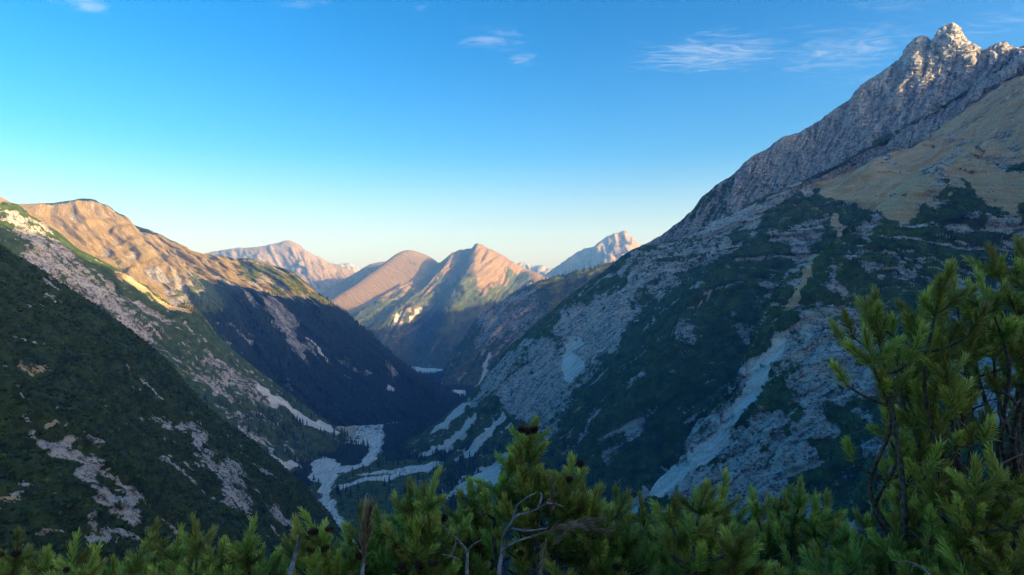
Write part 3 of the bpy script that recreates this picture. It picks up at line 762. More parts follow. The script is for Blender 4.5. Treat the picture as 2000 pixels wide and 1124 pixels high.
# ------------------------------------------------------------------ far mountains
def ridge_sheet(name, label, skyline, drops, nu, nv, scale, gully, seed, mat, cov=None, lam=(44., 330.), category='mountain', grass=.7, veg=0.0, backd=(200, 600, -420)):
    """skyline traced in image pixels, with assumed distance (x,y,d); drops: list of (dx,dy,dd) steps below the ridge"""
    lines = []
    for (x, y, d) in skyline:
        c0_ = np.array(S(x, y, d))
        ln = [c0_ + np.array(backd), c0_ + np.array(backd) * .3, c0_]
        for (ax, ay, ad) in drops:
            ln.append(np.array(S(x + ax, y + ay, d + ad)))
        lines.append(ln)
    sh = Sheet(lines, nu, nv)
    ci_ = np.argmin(sh.py, axis=1)
    cre_ = sstep(0, 90 * scale, np.abs(sh.t - sh.t[np.arange(sh.nu), ci_][:, None])) * .85 + .15
    forms(sh, gully, lam=lam, ribs=gully * 1.1, scale=scale, seed=seed, damp=cre_)
    sh.mask['grass'][:] = grass; sh.mask['veg'][:] = veg
    if cov: cov(sh)
    sh.chutes((90. * scale, 500. * scale), 14. * scale, .8, seed + 2, patch=-.3, grass=.1, width=cre_)
    sh.chutes((40. * scale, 260. * scale), 6. * scale, .7, seed + 5, patch=-.2, grass=.2, width=cre_)
    ci_ = np.argmin(sh.py, axis=1)
    cre_ = sstep(0, 90 * scale, np.abs(sh.t - sh.t[np.arange(sh.nu), ci_][:, None])) * .85 + .15
    ob = sh.build(name, mat, relief(sh, 1.1, scale, crest=cre_, gully=gully, lam=lam, seed=seed), label, category)
    return ob, sh

E_ob, E = ridge_sheet('reddish_peak', 'sunlit reddish brown peak with ribbed face beyond the wooded spur',
    [(330,520,7300),(380,503,7300),(410,493,7250),(450,487,7250),(500,483,7200),(540,476,7200),(565,470,7200),(600,490,7200),(640,511,7250),(680,526,7300),(730,552,7350),(790,590,7350),(860,640,7350)],
    [(10,40,-250),(30,90,-620),(50,160,-1100),(60,260,-1800)], 240, 150, 3.4, 22, 5.5, M_far, grass=.5, lam=(50., 330.))

# shaded shoulder, its face turned from the sun
f0 = V((800,512,6900),(745,513,6700),(725,517,6650),(700,530,6560),(675,546,6450),(650,560,6350),(625,580,6250),(590,615,6150),(540,660,6000))
f1 = V((830,530,6500),(790,560,6350),(740,590,6200),(700,620,6050),(660,650,5950),(620,690,5850),(560,740,5700))
Fs = Sheet([back(f0, 500, -350), f0, f1], 90, 130)
forms(Fs, 8, scale=2.2, seed=9.1, damp=.5)
Fs.mask['grass'][:] = .8; Fs.mask['veg'][:] = .3
Fs.build('shaded_shoulder', M_far, relief(Fs, .8, 2.2, seed=9.1, gully=8), 'small dark shoulder in shadow between two far sunlit peaks', 'mountain')

# peak with a long tan ridge running down towards the valley
g_r = V((852,518,6500),(835,502,6420),(815,493,6350),(797,489,6280),(782,493,6200),(765,505,6100),(740,524,5950),(715,542,5800),(690,560,5650),(665,575,5530),(640,592,5430),(600,625,5300))
lines = []
for k_, q in enumerate(g_r):
    q = np.array(q)
    lines.append([q + (-420, 260, -330), q + (-120, 70, -80), q, q + (130, -90, -75), q + (330, -230, -235), q + (600, -420, -470), q + (800, -520, -600)])
G = Sheet(lines, 170, 130)
G.mask['grass'][:] = .85; G.mask['veg'][:] = .1
ciG = np.argmin(G.py, axis=1)
G.build('tan_peak', M_far, relief(G, .6, 2.2, seed=1.1, gully=9, crest=.35), 'smooth tan peak with a long sunlit ridge running down to the spur', 'mountain')

H_ = [V((857,518,6300),(816,540,6000),(766,568,5600),(691,611,5200),(620,660,5000)),
      V((880,502,6230),(840,542,5880),(800,575,5500),(742,618,5080),(680,690,4700)),
      V((900,490,6150),(862,543,5680),(832,580,5350),(790,622,4980),(740,690,4600),(700,750,4300)),
      V((925,483,6200),(893,545,5880),(858,592,5480),(830,635,5100),(800,690,4700),(770,750,4400)),
      V((940,478,6020),(922,530,5600),(900,572,5250),(880,622,4880),(855,690,4500),(835,750,4200)),
      V((965,490,6060),(955,540,5650),(935,580,5300),(915,632,4880),(885,700,4450),(860,755,4150)),
      V((1000,510,6150),(985,548,5800),(970,580,5500),(945,632,5000),(915,700,4500),(890,755,4150)),
      V((1025,523,6200),(1012,552,5980),(1000,580,5650),(972,640,5100),(940,710,4500)),
      V((1050,535,6250),(1055,560,5800),(1045,600,5350),(1000,680,4600),(960,740,4200)),
      V((1080,541,6350),(1100,565,5900),(1110,600,5400),(1080,690,4600)),
      V((1130,538,6500),(1160,570,6000),(1180,610,5500),(1160,700,4700))]
for ln in H_:
    q0 = np.array(ln[0]); ln.insert(0, tuple(q0 + (40, 260, -130))); ln.insert(0, tuple(q0 + (120, 700, -420)))
H = Sheet(H_, 260, 210)
ciH = np.argmin(H.py, axis=1)
cre = sstep(0, 300, np.abs(H.t - H.t[np.arange(H.nu), ciH][:, None])) * .8 + .2
forms(H, 14, ribs=10, scale=2.2, seed=7.7, damp=cre)
H.mask['grass'][:] = .8; H.mask['veg'][:] = 0
C_ = H.cover
C_([(600,640),(700,606),(770,568),(830,556),(880,545),(930,545),(960,560),(1000,545),(1060,550),(1150,560),(1180,720),(900,800),(700,780)], warp=9, soft=4, veg=.85, grass=.4)
C_([(760,600),(850,560),(830,600),(790,640),(740,640)], warp=6, soft=3, veg=.6)
C_([(905,495),(925,490),(950,540),(1000,575),(985,578),(940,545)], warp=6, soft=3, veg=.05, grass=1)
C_([(985,520),(1030,525),(1060,560),(1030,575),(1005,560)], warp=7, soft=3, veg=.8)
C_([(940,610),(1000,600),(990,660),(940,680)], warp=6, soft=3, veg=.4)
for q in ([(785,600),(795,598),(775,628),(768,630)], [(802,602),(810,602),(790,632),(782,633)], [(820,600),(826,600),(808,628),(801,630)]):
    C_(q, warp=2, soft=1, veg=.0, grass=.2, scree=.6)
ciH = np.argmin(H.py, axis=1)
cre = sstep(0, 300, np.abs(H.t - H.t[np.arange(H.nu), ciH][:, None])) * .8 + .2
H.chutes((200., 1200.), 26., .7, 4.1, patch=-.3, grass=.8, width=cre)
H.chutes((90., 600.), 12., .6, 9.1, patch=-.2, grass=.8, width=cre)
H.build('pointed_peak', M_far, relief(H, 1.0, 2.2, crest=cre, seed=7.7, gully=14), 'pointed far peak with brown top, sunlit woods and shaded foot', 'mountain')

# shaded slope on the far right of the valley, its hidden rise shaped to shade the peak's foot
j0 = V((1700,460,4500),(1560,455,4350),(1466,455,4150),(1330,486,3980),(1240,506,3930),(1162,528,3900),(1100,541,3870),(1066,548,3850),(1030,563,3820),(1000,579,3800),(950,612,3750),(912,652,3700),(882,700,3650),(858,748,3600))
j1 = V((1700,520,3700),(1500,540,3500),(1360,560,3400),(1240,590,3330),(1150,625,3300),(1080,655,3300),(1020,690,3300),(965,730,3280),(920,760,3250),(880,785,3220))
j2 = V((1700,640,2900),(1450,680,2850),(1250,700,2900),(1100,740,2900),(1000,780,2900),(920,810,2900))
J = Sheet([back(j0, 700, -500), back(j0, 180, -70), j0, j1, j2], 150, 230)
forms(J, 16, ribs=18, scale=1.8, seed=2.2, damp=edge_damp(J, 2, 150))
J.mask['veg'][:] = .9; J.mask['wood'][:] = .3
C_ = J.cover
C_([(950,612),(1010,580),(1050,575),(1030,620),(1000,660),(960,690),(930,690),(935,650)], warp=9, soft=3, veg=.38, wood=.1)
C_([(1040,580),(1080,590),(1040,650),(1000,700),(1010,650)], warp=8, soft=3, veg=.45, wood=.1)
C_([(860,680),(890,670),(885,700),(860,705)], warp=6, soft=2, veg=.4, wood=.1)
C_([(960,700),(975,690),(950,740),(930,765),(935,745)], warp=3, soft=1, scree=.8, veg=.1, wood=0)
J.chutes((130., 900.), 14., .85, 2.9, patch=-.2)
J.chutes((60., 400.), 7., .8, 6.9, patch=-.1)
J.build('far_valley_side', M_left, relief(J, 1.0, 1.8, seed=2.2, gully=14), 'hazy blue shaded slope on the far side of the massif', 'slope')

I_ob, I_ = ridge_sheet('far_rocky_peak', 'sunlit rocky peak showing above the shoulder of the massif',
    [(1030,560,8300),(1075,530,8200),(1100,512,8150),(1130,492,8100),(1160,479,8050),(1178,465,8000),(1190,460,8000),(1205,453,8000),(1218,452,8000),(1235,463,8000),(1250,480,8000),(1300,510,8100),(1360,560,8200)],
    [(-8,25,-200),(-10,55,-500),(-15,100,-900),(-20,180,-1500)], 150, 110, 3.4, 30, 12.5, M_far, grass=.45)
K_ob, K_ = ridge_sheet('distant_range', 'pale jagged range far off, low between the peaks on the right',
    [(985,530,9600),(1005,522,9600),(1018,514,9600),(1030,517,9600),(1045,521,9600),(1060,520,9600),(1075,526,9600),(1100,530,9600),(1150,540,9600)],
    [(0,20,-400),(0,60,-1000)], 90, 50, 3.4, 26, 3.5, M_snow, grass=0)
K2_ob, K2_ = ridge_sheet('distant_range', 'tiny pale range far off, low between the reddish and the tan peak',
    [(640,535,9600),(660,521,9600),(672,516,9600),(684,515,9600),(696,521,9600),(720,535,9600)],
    [(0,20,-400),(0,60,-1000)], 60, 40, 3.4, 20, 8.5, M_snow, grass=0)

# ------------------------------------------------------------------ scattering on the slopes
def mesh_object(name, verts, tris, mat, smooth=False, tone=None):
    me = bpy.data.meshes.new(name)
    verts = np.asarray(verts, np.float32); tris = np.asarray(tris, np.int32)
    me.vertices.add(len(verts)); me.vertices.foreach_set('co', verts.reshape(-1))
    k = tris.shape[1]
    me.loops.add(tris.size); me.loops.foreach_set('vertex_index', tris.reshape(-1))
    me.polygons.add(len(tris)); me.polygons.foreach_set('loop_start', np.arange(0, tris.size, k, dtype=np.int32))
    if smooth: me.polygons.foreach_set('use_smooth', np.ones(len(tris), bool))
    me.update()
    if tone is not None:
        at = me.attributes.new('tone', 'FLOAT', 'POINT'); at.data.foreach_set('value', np.asarray(tone, np.float32))
    if mat: me.materials.append(mat)
    return me

def scatter_points(sh, prob, spacing, r):
    """random points on a slope; prob 0..1 per grid vertex, spacing in metres"""
    P = sh.D
    du = P[1:, :-1] - P[:-1, :-1]; dv = P[:-1, 1:] - P[:-1, :-1]
    area = np.linalg.norm(np.cross(du, dv), axis=2)
    lam_ = area * np.clip(prob[:-1, :-1], 0, 1) / spacing ** 2
    n = r.poisson(lam_)
    i, j = np.nonzero(n)
    c = n[i, j]
    i = np.repeat(i, c); j = np.repeat(j, c)
    a = r.random((len(i), 1)); b = r.random((len(i), 1))
    return P[i, j] + a * du[i, j] + b * dv[i, j]

def foliage_material(name, dark, light, rough=.8):
    m, nt, b = new_mat(name)
    l = nt.links.new
    at = N(nt, 'ShaderNodeAttribute'); at.attribute_name = 'tone'
    mx_ = N(nt, 'ShaderNodeMix', data_type='RGBA'); mx_.inputs['A'].default_value = dark + (1,); mx_.inputs['B'].default_value = light + (1,)
    l(at.outputs['Fac'], mx_.inputs['Factor']); l(mx_.outputs['Result'], b.inputs['Base Color'])
    b.inputs['Roughness'].default_value = rough
    return m
M_spruce = foliage_material('spruce_needles', (.014, .028, .014), (.065, .095, .032))
M_larch = foliage_material('autumn_larch', (.16, .10, .03), (.34, .24, .08))
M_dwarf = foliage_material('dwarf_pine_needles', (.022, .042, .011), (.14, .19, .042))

def conifers(pts, r, hmin=12, hmax=24, sides=6):
    """each a spire of three ragged skirts of branches"""
    n = len(pts)
    h = r.uniform(hmin, hmax, n); w = h * r.uniform(.15, .22, n)
    V_, T_, tn = [], [], []
    tiers = ((0.06, 1.0, .52), (.34, .72, .76), (.60, .46, 1.0))
    base = 0
    for (z0, wr, z1) in tiers:
        ang = np.linspace(0, 2 * np.pi, sides, endpoint=False)[None] + r.uniform(0, 6, (n, 1))
        rad = (w * wr)[:, None] * r.uniform(.7, 1.2, (n, sides))
        ring = np.stack([pts[:, None, 0] + rad * np.cos(ang), pts[:, None, 1] + rad * np.sin(ang), pts[:, None, 2] + (h * z0)[:, None] + r.uniform(-.05, .03, (n, sides)) * h[:, None]], 2)
        top = np.stack([pts[:, 0] + r.normal(0, .15, n), pts[:, 1] + r.normal(0, .15, n), pts[:, 2] + h * z1], 1)[:, None]
        v = np.concatenate([ring, top], 1)                       # n, sides+1, 3
        k = np.arange(sides)
        t = np.stack([k, (k + 1) % sides, np.full(sides, sides)], 1)
        T_.append((t[None] + (np.arange(n) * (sides + 1))[:, None, None] + base).reshape(-1, 3))
        V_.append(v.reshape(-1, 3)); base += n * (sides + 1)
        tn.append(np.repeat(np.clip(r.normal(.35, .25, n), 0, 1), sides + 1))
    return np.concatenate(V_), np.concatenate(T_), np.concatenate(tn)

def bushes(pts, r, smin=1.4, smax=2.6, blades=11):
    """dwarf pine: a sheaf of upswept sprays"""
    n = len(pts)
    s = r.uniform(smin, smax, n)[:, None]
    ang = r.uniform(0, 2 * np.pi, (n, blades)); lean = r.uniform(.25, 1.15, (n, blades))
    d = np.stack([np.cos(ang) * np.sin(lean), np.sin(ang) * np.sin(lean), np.cos(lean)], 2)
    sd = np.stack([-np.sin(ang), np.cos(ang), np.zeros_like(ang)], 2)
    ln = s * r.uniform(.6, 1.1, (n, blades)); wd = s * r.uniform(.22, .42, (n, blades))
    o = pts[:, None] + np.stack([np.cos(ang), np.sin(ang), np.zeros_like(ang)], 2) * (s * r.uniform(0, .45, (n, blades)))[..., None]
    m = o + d * (ln * .62)[..., None]
    v = np.stack([o - sd * (wd * .4)[..., None], m - sd * wd[..., None], o + d * ln[..., None], m + sd * wd[..., None]], 2)
    k = (np.arange(n * blades) * 4)[:, None]
    t = np.concatenate([k + np.array([[0, 1, 3]]), k + np.array([[1, 2, 3]])])
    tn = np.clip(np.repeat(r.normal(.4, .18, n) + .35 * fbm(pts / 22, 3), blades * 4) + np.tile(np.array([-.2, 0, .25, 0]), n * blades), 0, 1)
    return v.reshape(-1, 3), t, tn

def stuff(name, geo, mat, label, cat):
    me = mesh_object(name, geo[0], geo[1], mat, tone=geo[2])
    o = bpy.data.objects.new(name, me); col.objects.link(o)
    o['kind'] = 'stuff'; o['label'] = label; o['category'] = cat
    return o

rs = np.random.default_rng(21)
front = lambda sh: sh.N[..., 1] < .25
nz_ = lambda sh, k, off=0.0: fbm(sh.flat(sh.P) / k + off, 3).reshape(sh.nu, sh.nv)
# wood on the spur, the valley floor and the foot of the slopes
pD = D.mask['wood'] * (D.mask['wood'] > .3) * (nz_(D, 70) > -.35) * sstep(560, 620, D.py)
tD = scatter_points(D, pD, 10.5, rs)
tF = scatter_points(fl, fl.mask['wood'] * (fl.mask['wood'] > .3) * (nz_(fl, 50) > -.35) * (fl.px > 480) * (fl.px < 1080) * (fl.P[..., 1] > 1150) * (fl.P[..., 1] < 4000), 15.0, rs)
pA = (A.mask['veg'] > .7) * (A.mask['scree'] < .2) * sstep(860, 900, A.py) * sstep(1180, 1080, A.px) * (nz_(A, 40) > -.1)
tA = scatter_points(A, pA, 11.0, rs)
pC = (Cs.mask['veg'] > .7) * sstep(740, 800, Cs.py) * sstep(330, 480, Cs.px) * (nz_(Cs, 40) > -.15)
tC = scatter_points(Cs, pC * .7, 12.0, rs)
pH = (H.mask['veg'] > .5) * sstep(565, 600, H.py) * (nz_(H, 150) > -.3)
tH = scatter_points(H, pH, 26.0, rs)
pJ = (J.mask['veg'] > .6) * (nz_(J, 90) > -.2) * sstep(2000, 2600, J.P[..., 1]) * (J.px < 1250)
tJ = scatter_points(J, pJ, 21.0, rs)
bF = scatter_points(fl, ((fl.mask['scree'] > .15) & (fl.mask['scree'] < .8)) * (fl.px > 560) * (fl.px < 960) * (fl.P[..., 1] < 2600) * 1.0, 14.0, rs)
wood_pts = np.concatenate([tD, tF, tA, tC, tJ])
print('trees', len(tD), len(tF), len(tA), len(tC), len(tH), len(tJ))
gW = conifers(wood_pts, rs, 9, 23, 4); gS = conifers(bF, rs, 2.5, 6, 5)
gW = (np.concatenate([gW[0], gS[0]]), np.concatenate([gW[1], gS[1] + len(gW[0])]), np.concatenate([gW[2], gS[2]]))
stuff('spruce_forest', gW, M_spruce, 'dark spruce wood on the spur and along the valley floor', 'forest')
M_hwood = foliage_material('spruce_sunlit_tone', (.06, .085, .03), (.18, .19, .07))  # lighter copy of the spruce colour, sunlight painted into its tone
stuff('sunlit_forest', conifers(tH, rs, 18, 30, 4), M_hwood, 'sunlit spruce wood on the flank of the pointed far peak', 'forest')
# dwarf pine on the nearer slopes
pB = np.where(B.mask['veg'] > .6, 1.0, np.where(B.mask['veg'] > .3, .16, .05)) * (B.P[..., 1] > 130) * (B.px > -120)
sB = scatter_points(B, pB, 4.4, rs)
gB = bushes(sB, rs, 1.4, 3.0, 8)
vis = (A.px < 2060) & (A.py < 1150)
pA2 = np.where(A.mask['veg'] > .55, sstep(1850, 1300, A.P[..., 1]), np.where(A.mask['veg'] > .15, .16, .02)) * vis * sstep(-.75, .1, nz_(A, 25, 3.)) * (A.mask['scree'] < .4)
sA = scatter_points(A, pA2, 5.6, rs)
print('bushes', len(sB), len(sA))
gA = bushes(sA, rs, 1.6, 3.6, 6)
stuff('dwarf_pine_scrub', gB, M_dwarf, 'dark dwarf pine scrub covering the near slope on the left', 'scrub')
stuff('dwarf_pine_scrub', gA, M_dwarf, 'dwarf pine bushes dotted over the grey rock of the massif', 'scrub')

# a few sunlit larches one can tell apart at the end of the ridge
def spruce_thing(p, h, r, mat, label):
    root = bpy.data.objects.new('larch_tree', None); root.location = p; col.objects.link(root)
    root.empty_display_size = 1.0
    root['label'] = label; root['category'] = 'tree'; root['group'] = 'sunlit larches at the end of the ridge'
    a = np.linspace(0, 2 * np.pi, 6, endpoint=False)
    v = [(0.28 * math.cos(x), .28 * math.sin(x), -1.5) for x in a] + [(0, 0, h * .95)]
    tr = mesh_object('trunk', v, [(k, (k + 1) % 6, 6) for k in range(6)], M_bark0)
    o = bpy.data.objects.new('trunk', tr); o.parent = root; col.objects.link(o)
    g = conifers(np.zeros((1, 3)), r, h, h + .01, 9)
    g2 = conifers(np.array([[0, 0, h * .12]]), r, h * .86, h * .87, 9)
    gv = np.concatenate([g[0], g2[0]]); gt = np.concatenate([g[1], g2[1] + len(g[0])]); tn = np.concatenate([g[2], g2[2]])
    o = bpy.data.objects.new('crown', mesh_object('crown', gv, gt, mat, tone=tn)); o.parent = root; col.objects.link(o)
    return root
M_bark0, nt_, b_ = new_mat('tree_bark'); b_.inputs['Base Color'].default_value = (.10, .075, .055, 1)
lar_words = ['first larch of the sunlit row at the end of the rocky ridge, leftmost', 'second larch of the sunlit row at the end of the rocky ridge', 'third larch of the sunlit row at the end of the rocky ridge',
             'fourth larch of the sunlit row at the end of the rocky ridge', 'fifth larch of the sunlit row at the end of the rocky ridge', 'last larch of the sunlit row, farthest down the ridge']
for k_, (x, y) in enumerate([(361, 604), (366, 605), (371, 606), (376, 607), (381, 608), (386, 611)]):
    i_, j_ = Cs.cell(x, y)
    q = Cs.D[i_, j_]
    spruce_thing(tuple(q), [15, 17, 19, 21, 17, 15][k_], rs, M_larch, lar_words[k_])

# ------------------------------------------------------------------ the lookout: hillside under the camera
def hill_z(x, y):
    y = np.asarray(y, float); x = np.asarray(x, float)
    yy = np.clip(y, -30, None)
    z = -1.7 - np.where(yy < 12, .36 * yy + .018 * np.clip(yy, 0, 12) ** 2, .36 * 12 + .018 * 144 + (yy - 12) * .78)
    return z + .30 * np.clip(x, -40, 60) * np.clip(1 - np.abs(yy) / 200, .2, 1) - .30 * np.clip(-x - 4, 0, 60) * .3
gy = np.concatenate([np.linspace(-120, -6, 20), np.linspace(-5, 14, 60), np.geomspace(15, 560, 50)])
gx = np.concatenate([-np.geomspace(160, 9, 28), np.linspace(-8, 8, 60), np.geomspace(9, 260, 30)])
X_, Y_ = np.meshgrid(gx, gy, indexing='ij')
Z_ = hill_z(X_, Y_) + .10 * fbm(np.stack([X_.ravel(), Y_.ravel()], 1) / 1.3, 4).reshape(X_.shape)
idx = np.arange(X_.size).reshape(X_.shape)
q = np.stack([idx[:-1, :-1].ravel(), idx[1:, :-1].ravel(), idx[1:, 1:].ravel(), idx[:-1, 1:].ravel()], 1)
M_soil, nt_, b_ = new_mat('hill_turf')
n1 = N(nt_, 'ShaderNodeTexNoise', i_Scale=3.0, i_Detail=8.0, i_Roughness=.7)
r1 = N(nt_, 'ShaderNodeValToRGB'); r1.color_ramp.elements[0].position = .35; r1.color_ramp.elements[0].color = (.030, .028, .015, 1)
r1.color_ramp.elements[1].position = .7; r1.color_ramp.elements[1].color = (.12, .095, .05, 1)
nt_.links.new(n1.outputs['Fac'], r1.inputs['Fac']); nt_.links.new(r1.outputs['Color'], b_.inputs['Base Color'])
o = bpy.data.objects.new('hillside', mesh_object('hillside', np.stack([X_.ravel(), Y_.ravel(), Z_.ravel()], 1), q, M_soil, smooth=True)); col.objects.link(o)
o['kind'] = 'structure'; o['label'] = 'turf hillside under the front row of pines'; o['category'] = 'hillside'

# ------------------------------------------------------------------ mountain pines in front
def needle_material(name, dark, light, dry=None):
    m, nt, b = new_mat(name)
    l = nt.links.new
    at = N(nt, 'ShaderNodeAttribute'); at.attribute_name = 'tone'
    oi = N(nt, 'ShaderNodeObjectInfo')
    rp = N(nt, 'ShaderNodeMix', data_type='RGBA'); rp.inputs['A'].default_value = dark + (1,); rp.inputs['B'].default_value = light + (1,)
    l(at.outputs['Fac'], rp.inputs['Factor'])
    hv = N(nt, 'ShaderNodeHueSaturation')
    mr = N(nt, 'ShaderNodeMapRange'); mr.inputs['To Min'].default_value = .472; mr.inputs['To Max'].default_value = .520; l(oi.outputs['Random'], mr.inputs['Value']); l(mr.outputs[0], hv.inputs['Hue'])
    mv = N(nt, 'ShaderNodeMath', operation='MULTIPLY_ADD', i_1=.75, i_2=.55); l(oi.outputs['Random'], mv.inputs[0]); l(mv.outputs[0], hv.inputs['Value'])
    l(rp.outputs['Result'], hv.inputs['Color'])
    l(hv.outputs[0], b.inputs['Base Color'])
    b.inputs['Roughness'].default_value = .38; b.inputs['Specular IOR Level'].default_value = .7
    tr = N(nt, 'ShaderNodeBsdfTranslucent'); l(hv.outputs[0], tr.inputs['Color'])
    ms = N(nt, 'ShaderNodeMixShader', i_0=.38)
    out = [n for n in nt.nodes if n.type == 'OUTPUT_MATERIAL'][0]
    l(b.outputs[0], ms.inputs[1]); l(tr.outputs[0], ms.inputs[2]); l(ms.outputs[0], out.inputs['Surface'])
    return m
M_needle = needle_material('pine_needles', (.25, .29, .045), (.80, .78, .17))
M_dry = needle_material('dry_needles', (.30, .18, .10), (.60, .42, .27))
M_bark, nt_, b_ = new_mat('pine_bark')
n1 = N(nt_, 'ShaderNodeTexNoise', i_Scale=60.0, i_Detail=6.0); r1 = N(nt_, 'ShaderNodeValToRGB')
r1.color_ramp.elements[0].position = .35; r1.color_ramp.elements[0].color = (.06, .045, .035, 1); r1.color_ramp.elements[1].position = .7; r1.color_ramp.elements[1].color = (.20, .165, .14, 1)
tc_ = N(nt_, 'ShaderNodeTexCoord'); nt_.links.new(tc_.outputs['Object'], n1.inputs['Vector'])
nt_.links.new(n1.outputs['Fac'], r1.inputs['Fac']); nt_.links.new(r1.outputs['Color'], b_.inputs['Base Color'])
bp_ = N(nt_, 'ShaderNodeBump', i_Strength=.6, i_Distance=.004); nt_.links.new(n1.outputs['Fac'], bp_.inputs['Height']); nt_.links.new(bp_.outputs[0], b_.inputs['Normal'])
M_dead, nt_, b_ = new_mat('bare_grey_wood')
n1 = N(nt_, 'ShaderNodeTexNoise', i_Scale=45.0, i_Detail=6.0); r1 = N(nt_, 'ShaderNodeValToRGB')
r1.color_ramp.elements[0].position = .35; r1.color_ramp.elements[0].color = (.13, .12, .112, 1); r1.color_ramp.elements[1].position = .7; r1.color_ramp.elements[1].color = (.34, .32, .305, 1)
tc_ = N(nt_, 'ShaderNodeTexCoord'); nt_.links.new(tc_.outputs['Object'], n1.inputs['Vector'])
nt_.links.new(n1.outputs['Fac'], r1.inputs['Fac']); nt_.links.new(r1.outputs['Color'], b_.inputs['Base Color'])
M_cone = foliage_material('cone_scales', (.035, .021, .014), (.19, .105, .062))

def shoot_mesh(r, length=.13, count=170, mat=None, lo=.9, name='shoot', nl=(.034, .050)):
    """a stem along +Z clothed in paired needles swept forward"""
    V_, Q_, tn = [], [], []
    bend = r.normal(0, .10, 2)
    def axis(t):
        return np.array([bend[0] * t * t * length, bend[1] * t * t * length, t * length])
    # stem
    for k in range(4):
        t = k / 3
        c = axis(t); rad = .0042 * (1 - .5 * t)
        for a in range(5):
            V_.append(c + rad * np.array([math.cos(a * 1.2566), math.sin(a * 1.2566), 0])); tn.append(.0)
    for k in range(3):
        for a in range(5):
            Q_.append((k * 5 + a, k * 5 + (a + 1) % 5, k * 5 + 5 + (a + 1) % 5, k * 5 + 5 + a))
    # needles
    for n in range(count):
        t = r.random() ** .85
        az = n * 2.39996 + r.normal(0, .25)
        op = (lo - .62 * t) + r.normal(0, .16)                 # opening angle from the stem
        if t > .93: op = abs(r.normal(0, .35))
        L_ = r.uniform(*nl) * (1.0 - .12 * t)
        d = np.array([math.cos(az) * math.sin(op), math.sin(az) * math.sin(op), math.cos(op)])
        s = np.cross(d, [0, 0, 1.0]); s /= np.linalg.norm(s) + 1e-6
        tw = r.uniform(0, 3.14); u = np.cross(s, d); s = s * math.cos(tw) + u * math.sin(tw)
        o = axis(t) + d * .003
        w = r.uniform(.0013, .0019)
        m_ = o + d * L_ * .55
        d2 = d + np.array([0, 0, .28]) + r.normal(0, .05, 3); d2 /= np.linalg.norm(d2)
        e = m_ + d2 * L_ * .45
        b0_ = len(V_)
        V_ += [o - s * w * .8, o + s * w * .8, m_ + s * w, m_ - s * w, e + s * w * .35, e - s * w * .35]
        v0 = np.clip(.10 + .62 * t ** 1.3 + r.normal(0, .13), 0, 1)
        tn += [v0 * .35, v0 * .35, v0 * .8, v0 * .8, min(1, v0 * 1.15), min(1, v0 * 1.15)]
        Q_ += [(b0_, b0_ + 1, b0_ + 2, b0_ + 3), (b0_ + 3, b0_ + 2, b0_ + 4, b0_ + 5)]
    return mesh_object(name, V_, Q_, mat, tone=tn)

rp_ = np.random.default_rng(77)
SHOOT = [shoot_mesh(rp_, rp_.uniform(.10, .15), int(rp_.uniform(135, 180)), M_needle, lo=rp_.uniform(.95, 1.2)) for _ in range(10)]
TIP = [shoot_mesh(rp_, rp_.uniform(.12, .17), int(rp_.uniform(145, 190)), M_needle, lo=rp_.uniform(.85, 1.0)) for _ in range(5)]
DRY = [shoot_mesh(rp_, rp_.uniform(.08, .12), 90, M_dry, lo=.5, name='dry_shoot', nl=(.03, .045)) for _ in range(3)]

def cone_mesh(r):
    V_, Q_, tn = [], [], []
    for k in range(46):
        t = (k + .5) / 46
        az = k * 2.39996
        z = .042 * t
        rad = .0145 * math.sin(math.pi * (.12 + .80 * t)) ** .8
        d = np.array([math.cos(az), math.sin(az), 0]); s = np.array([-math.sin(az), math.cos(az), 0]); up = np.array([0, 0, 1.0])
        c = d * rad * .55 + up * z
        e = d * (rad + .006) + up * (z + .006)
        w = .0052
        b0_ = len(V_)
        V_ += [c - s * w * .7, c + s * w * .7, e + s * w * .8 - up * .001, e - s * w * .8 - up * .001, e + up * .0035]
        v0 = r.uniform(.1, .6)
        tn += [0, 0, v0 + .2, v0 + .2, v0 + .4]
        Q_ += [(b0_, b0_ + 1, b0_ + 2), (b0_, b0_ + 2, b0_ + 3), (b0_ + 3, b0_ + 2, b0_ + 4)]
    # core
    b0_ = len(V_)
    for k in range(4):
        t = k / 3
        for a in range(6):
            rr = .0105 * math.sin(math.pi * (.15 + .7 * t)); V_.append(np.array([rr * math.cos(a * 1.0472), rr * math.sin(a * 1.0472), .043 * t])); tn.append(0)
    for k in range(3):
        for a in range(6):
            i0 = b0_ + k * 6 + a; i1 = b0_ + k * 6 + (a + 1) % 6
            Q_ += [(i0, i1, i1 + 6), (i0, i1 + 6, i0 + 6)]
    return mesh_object('cone', V_, Q_, M_cone, tone=tn)
CONES = [cone_mesh(rp_) for _ in range(3)]

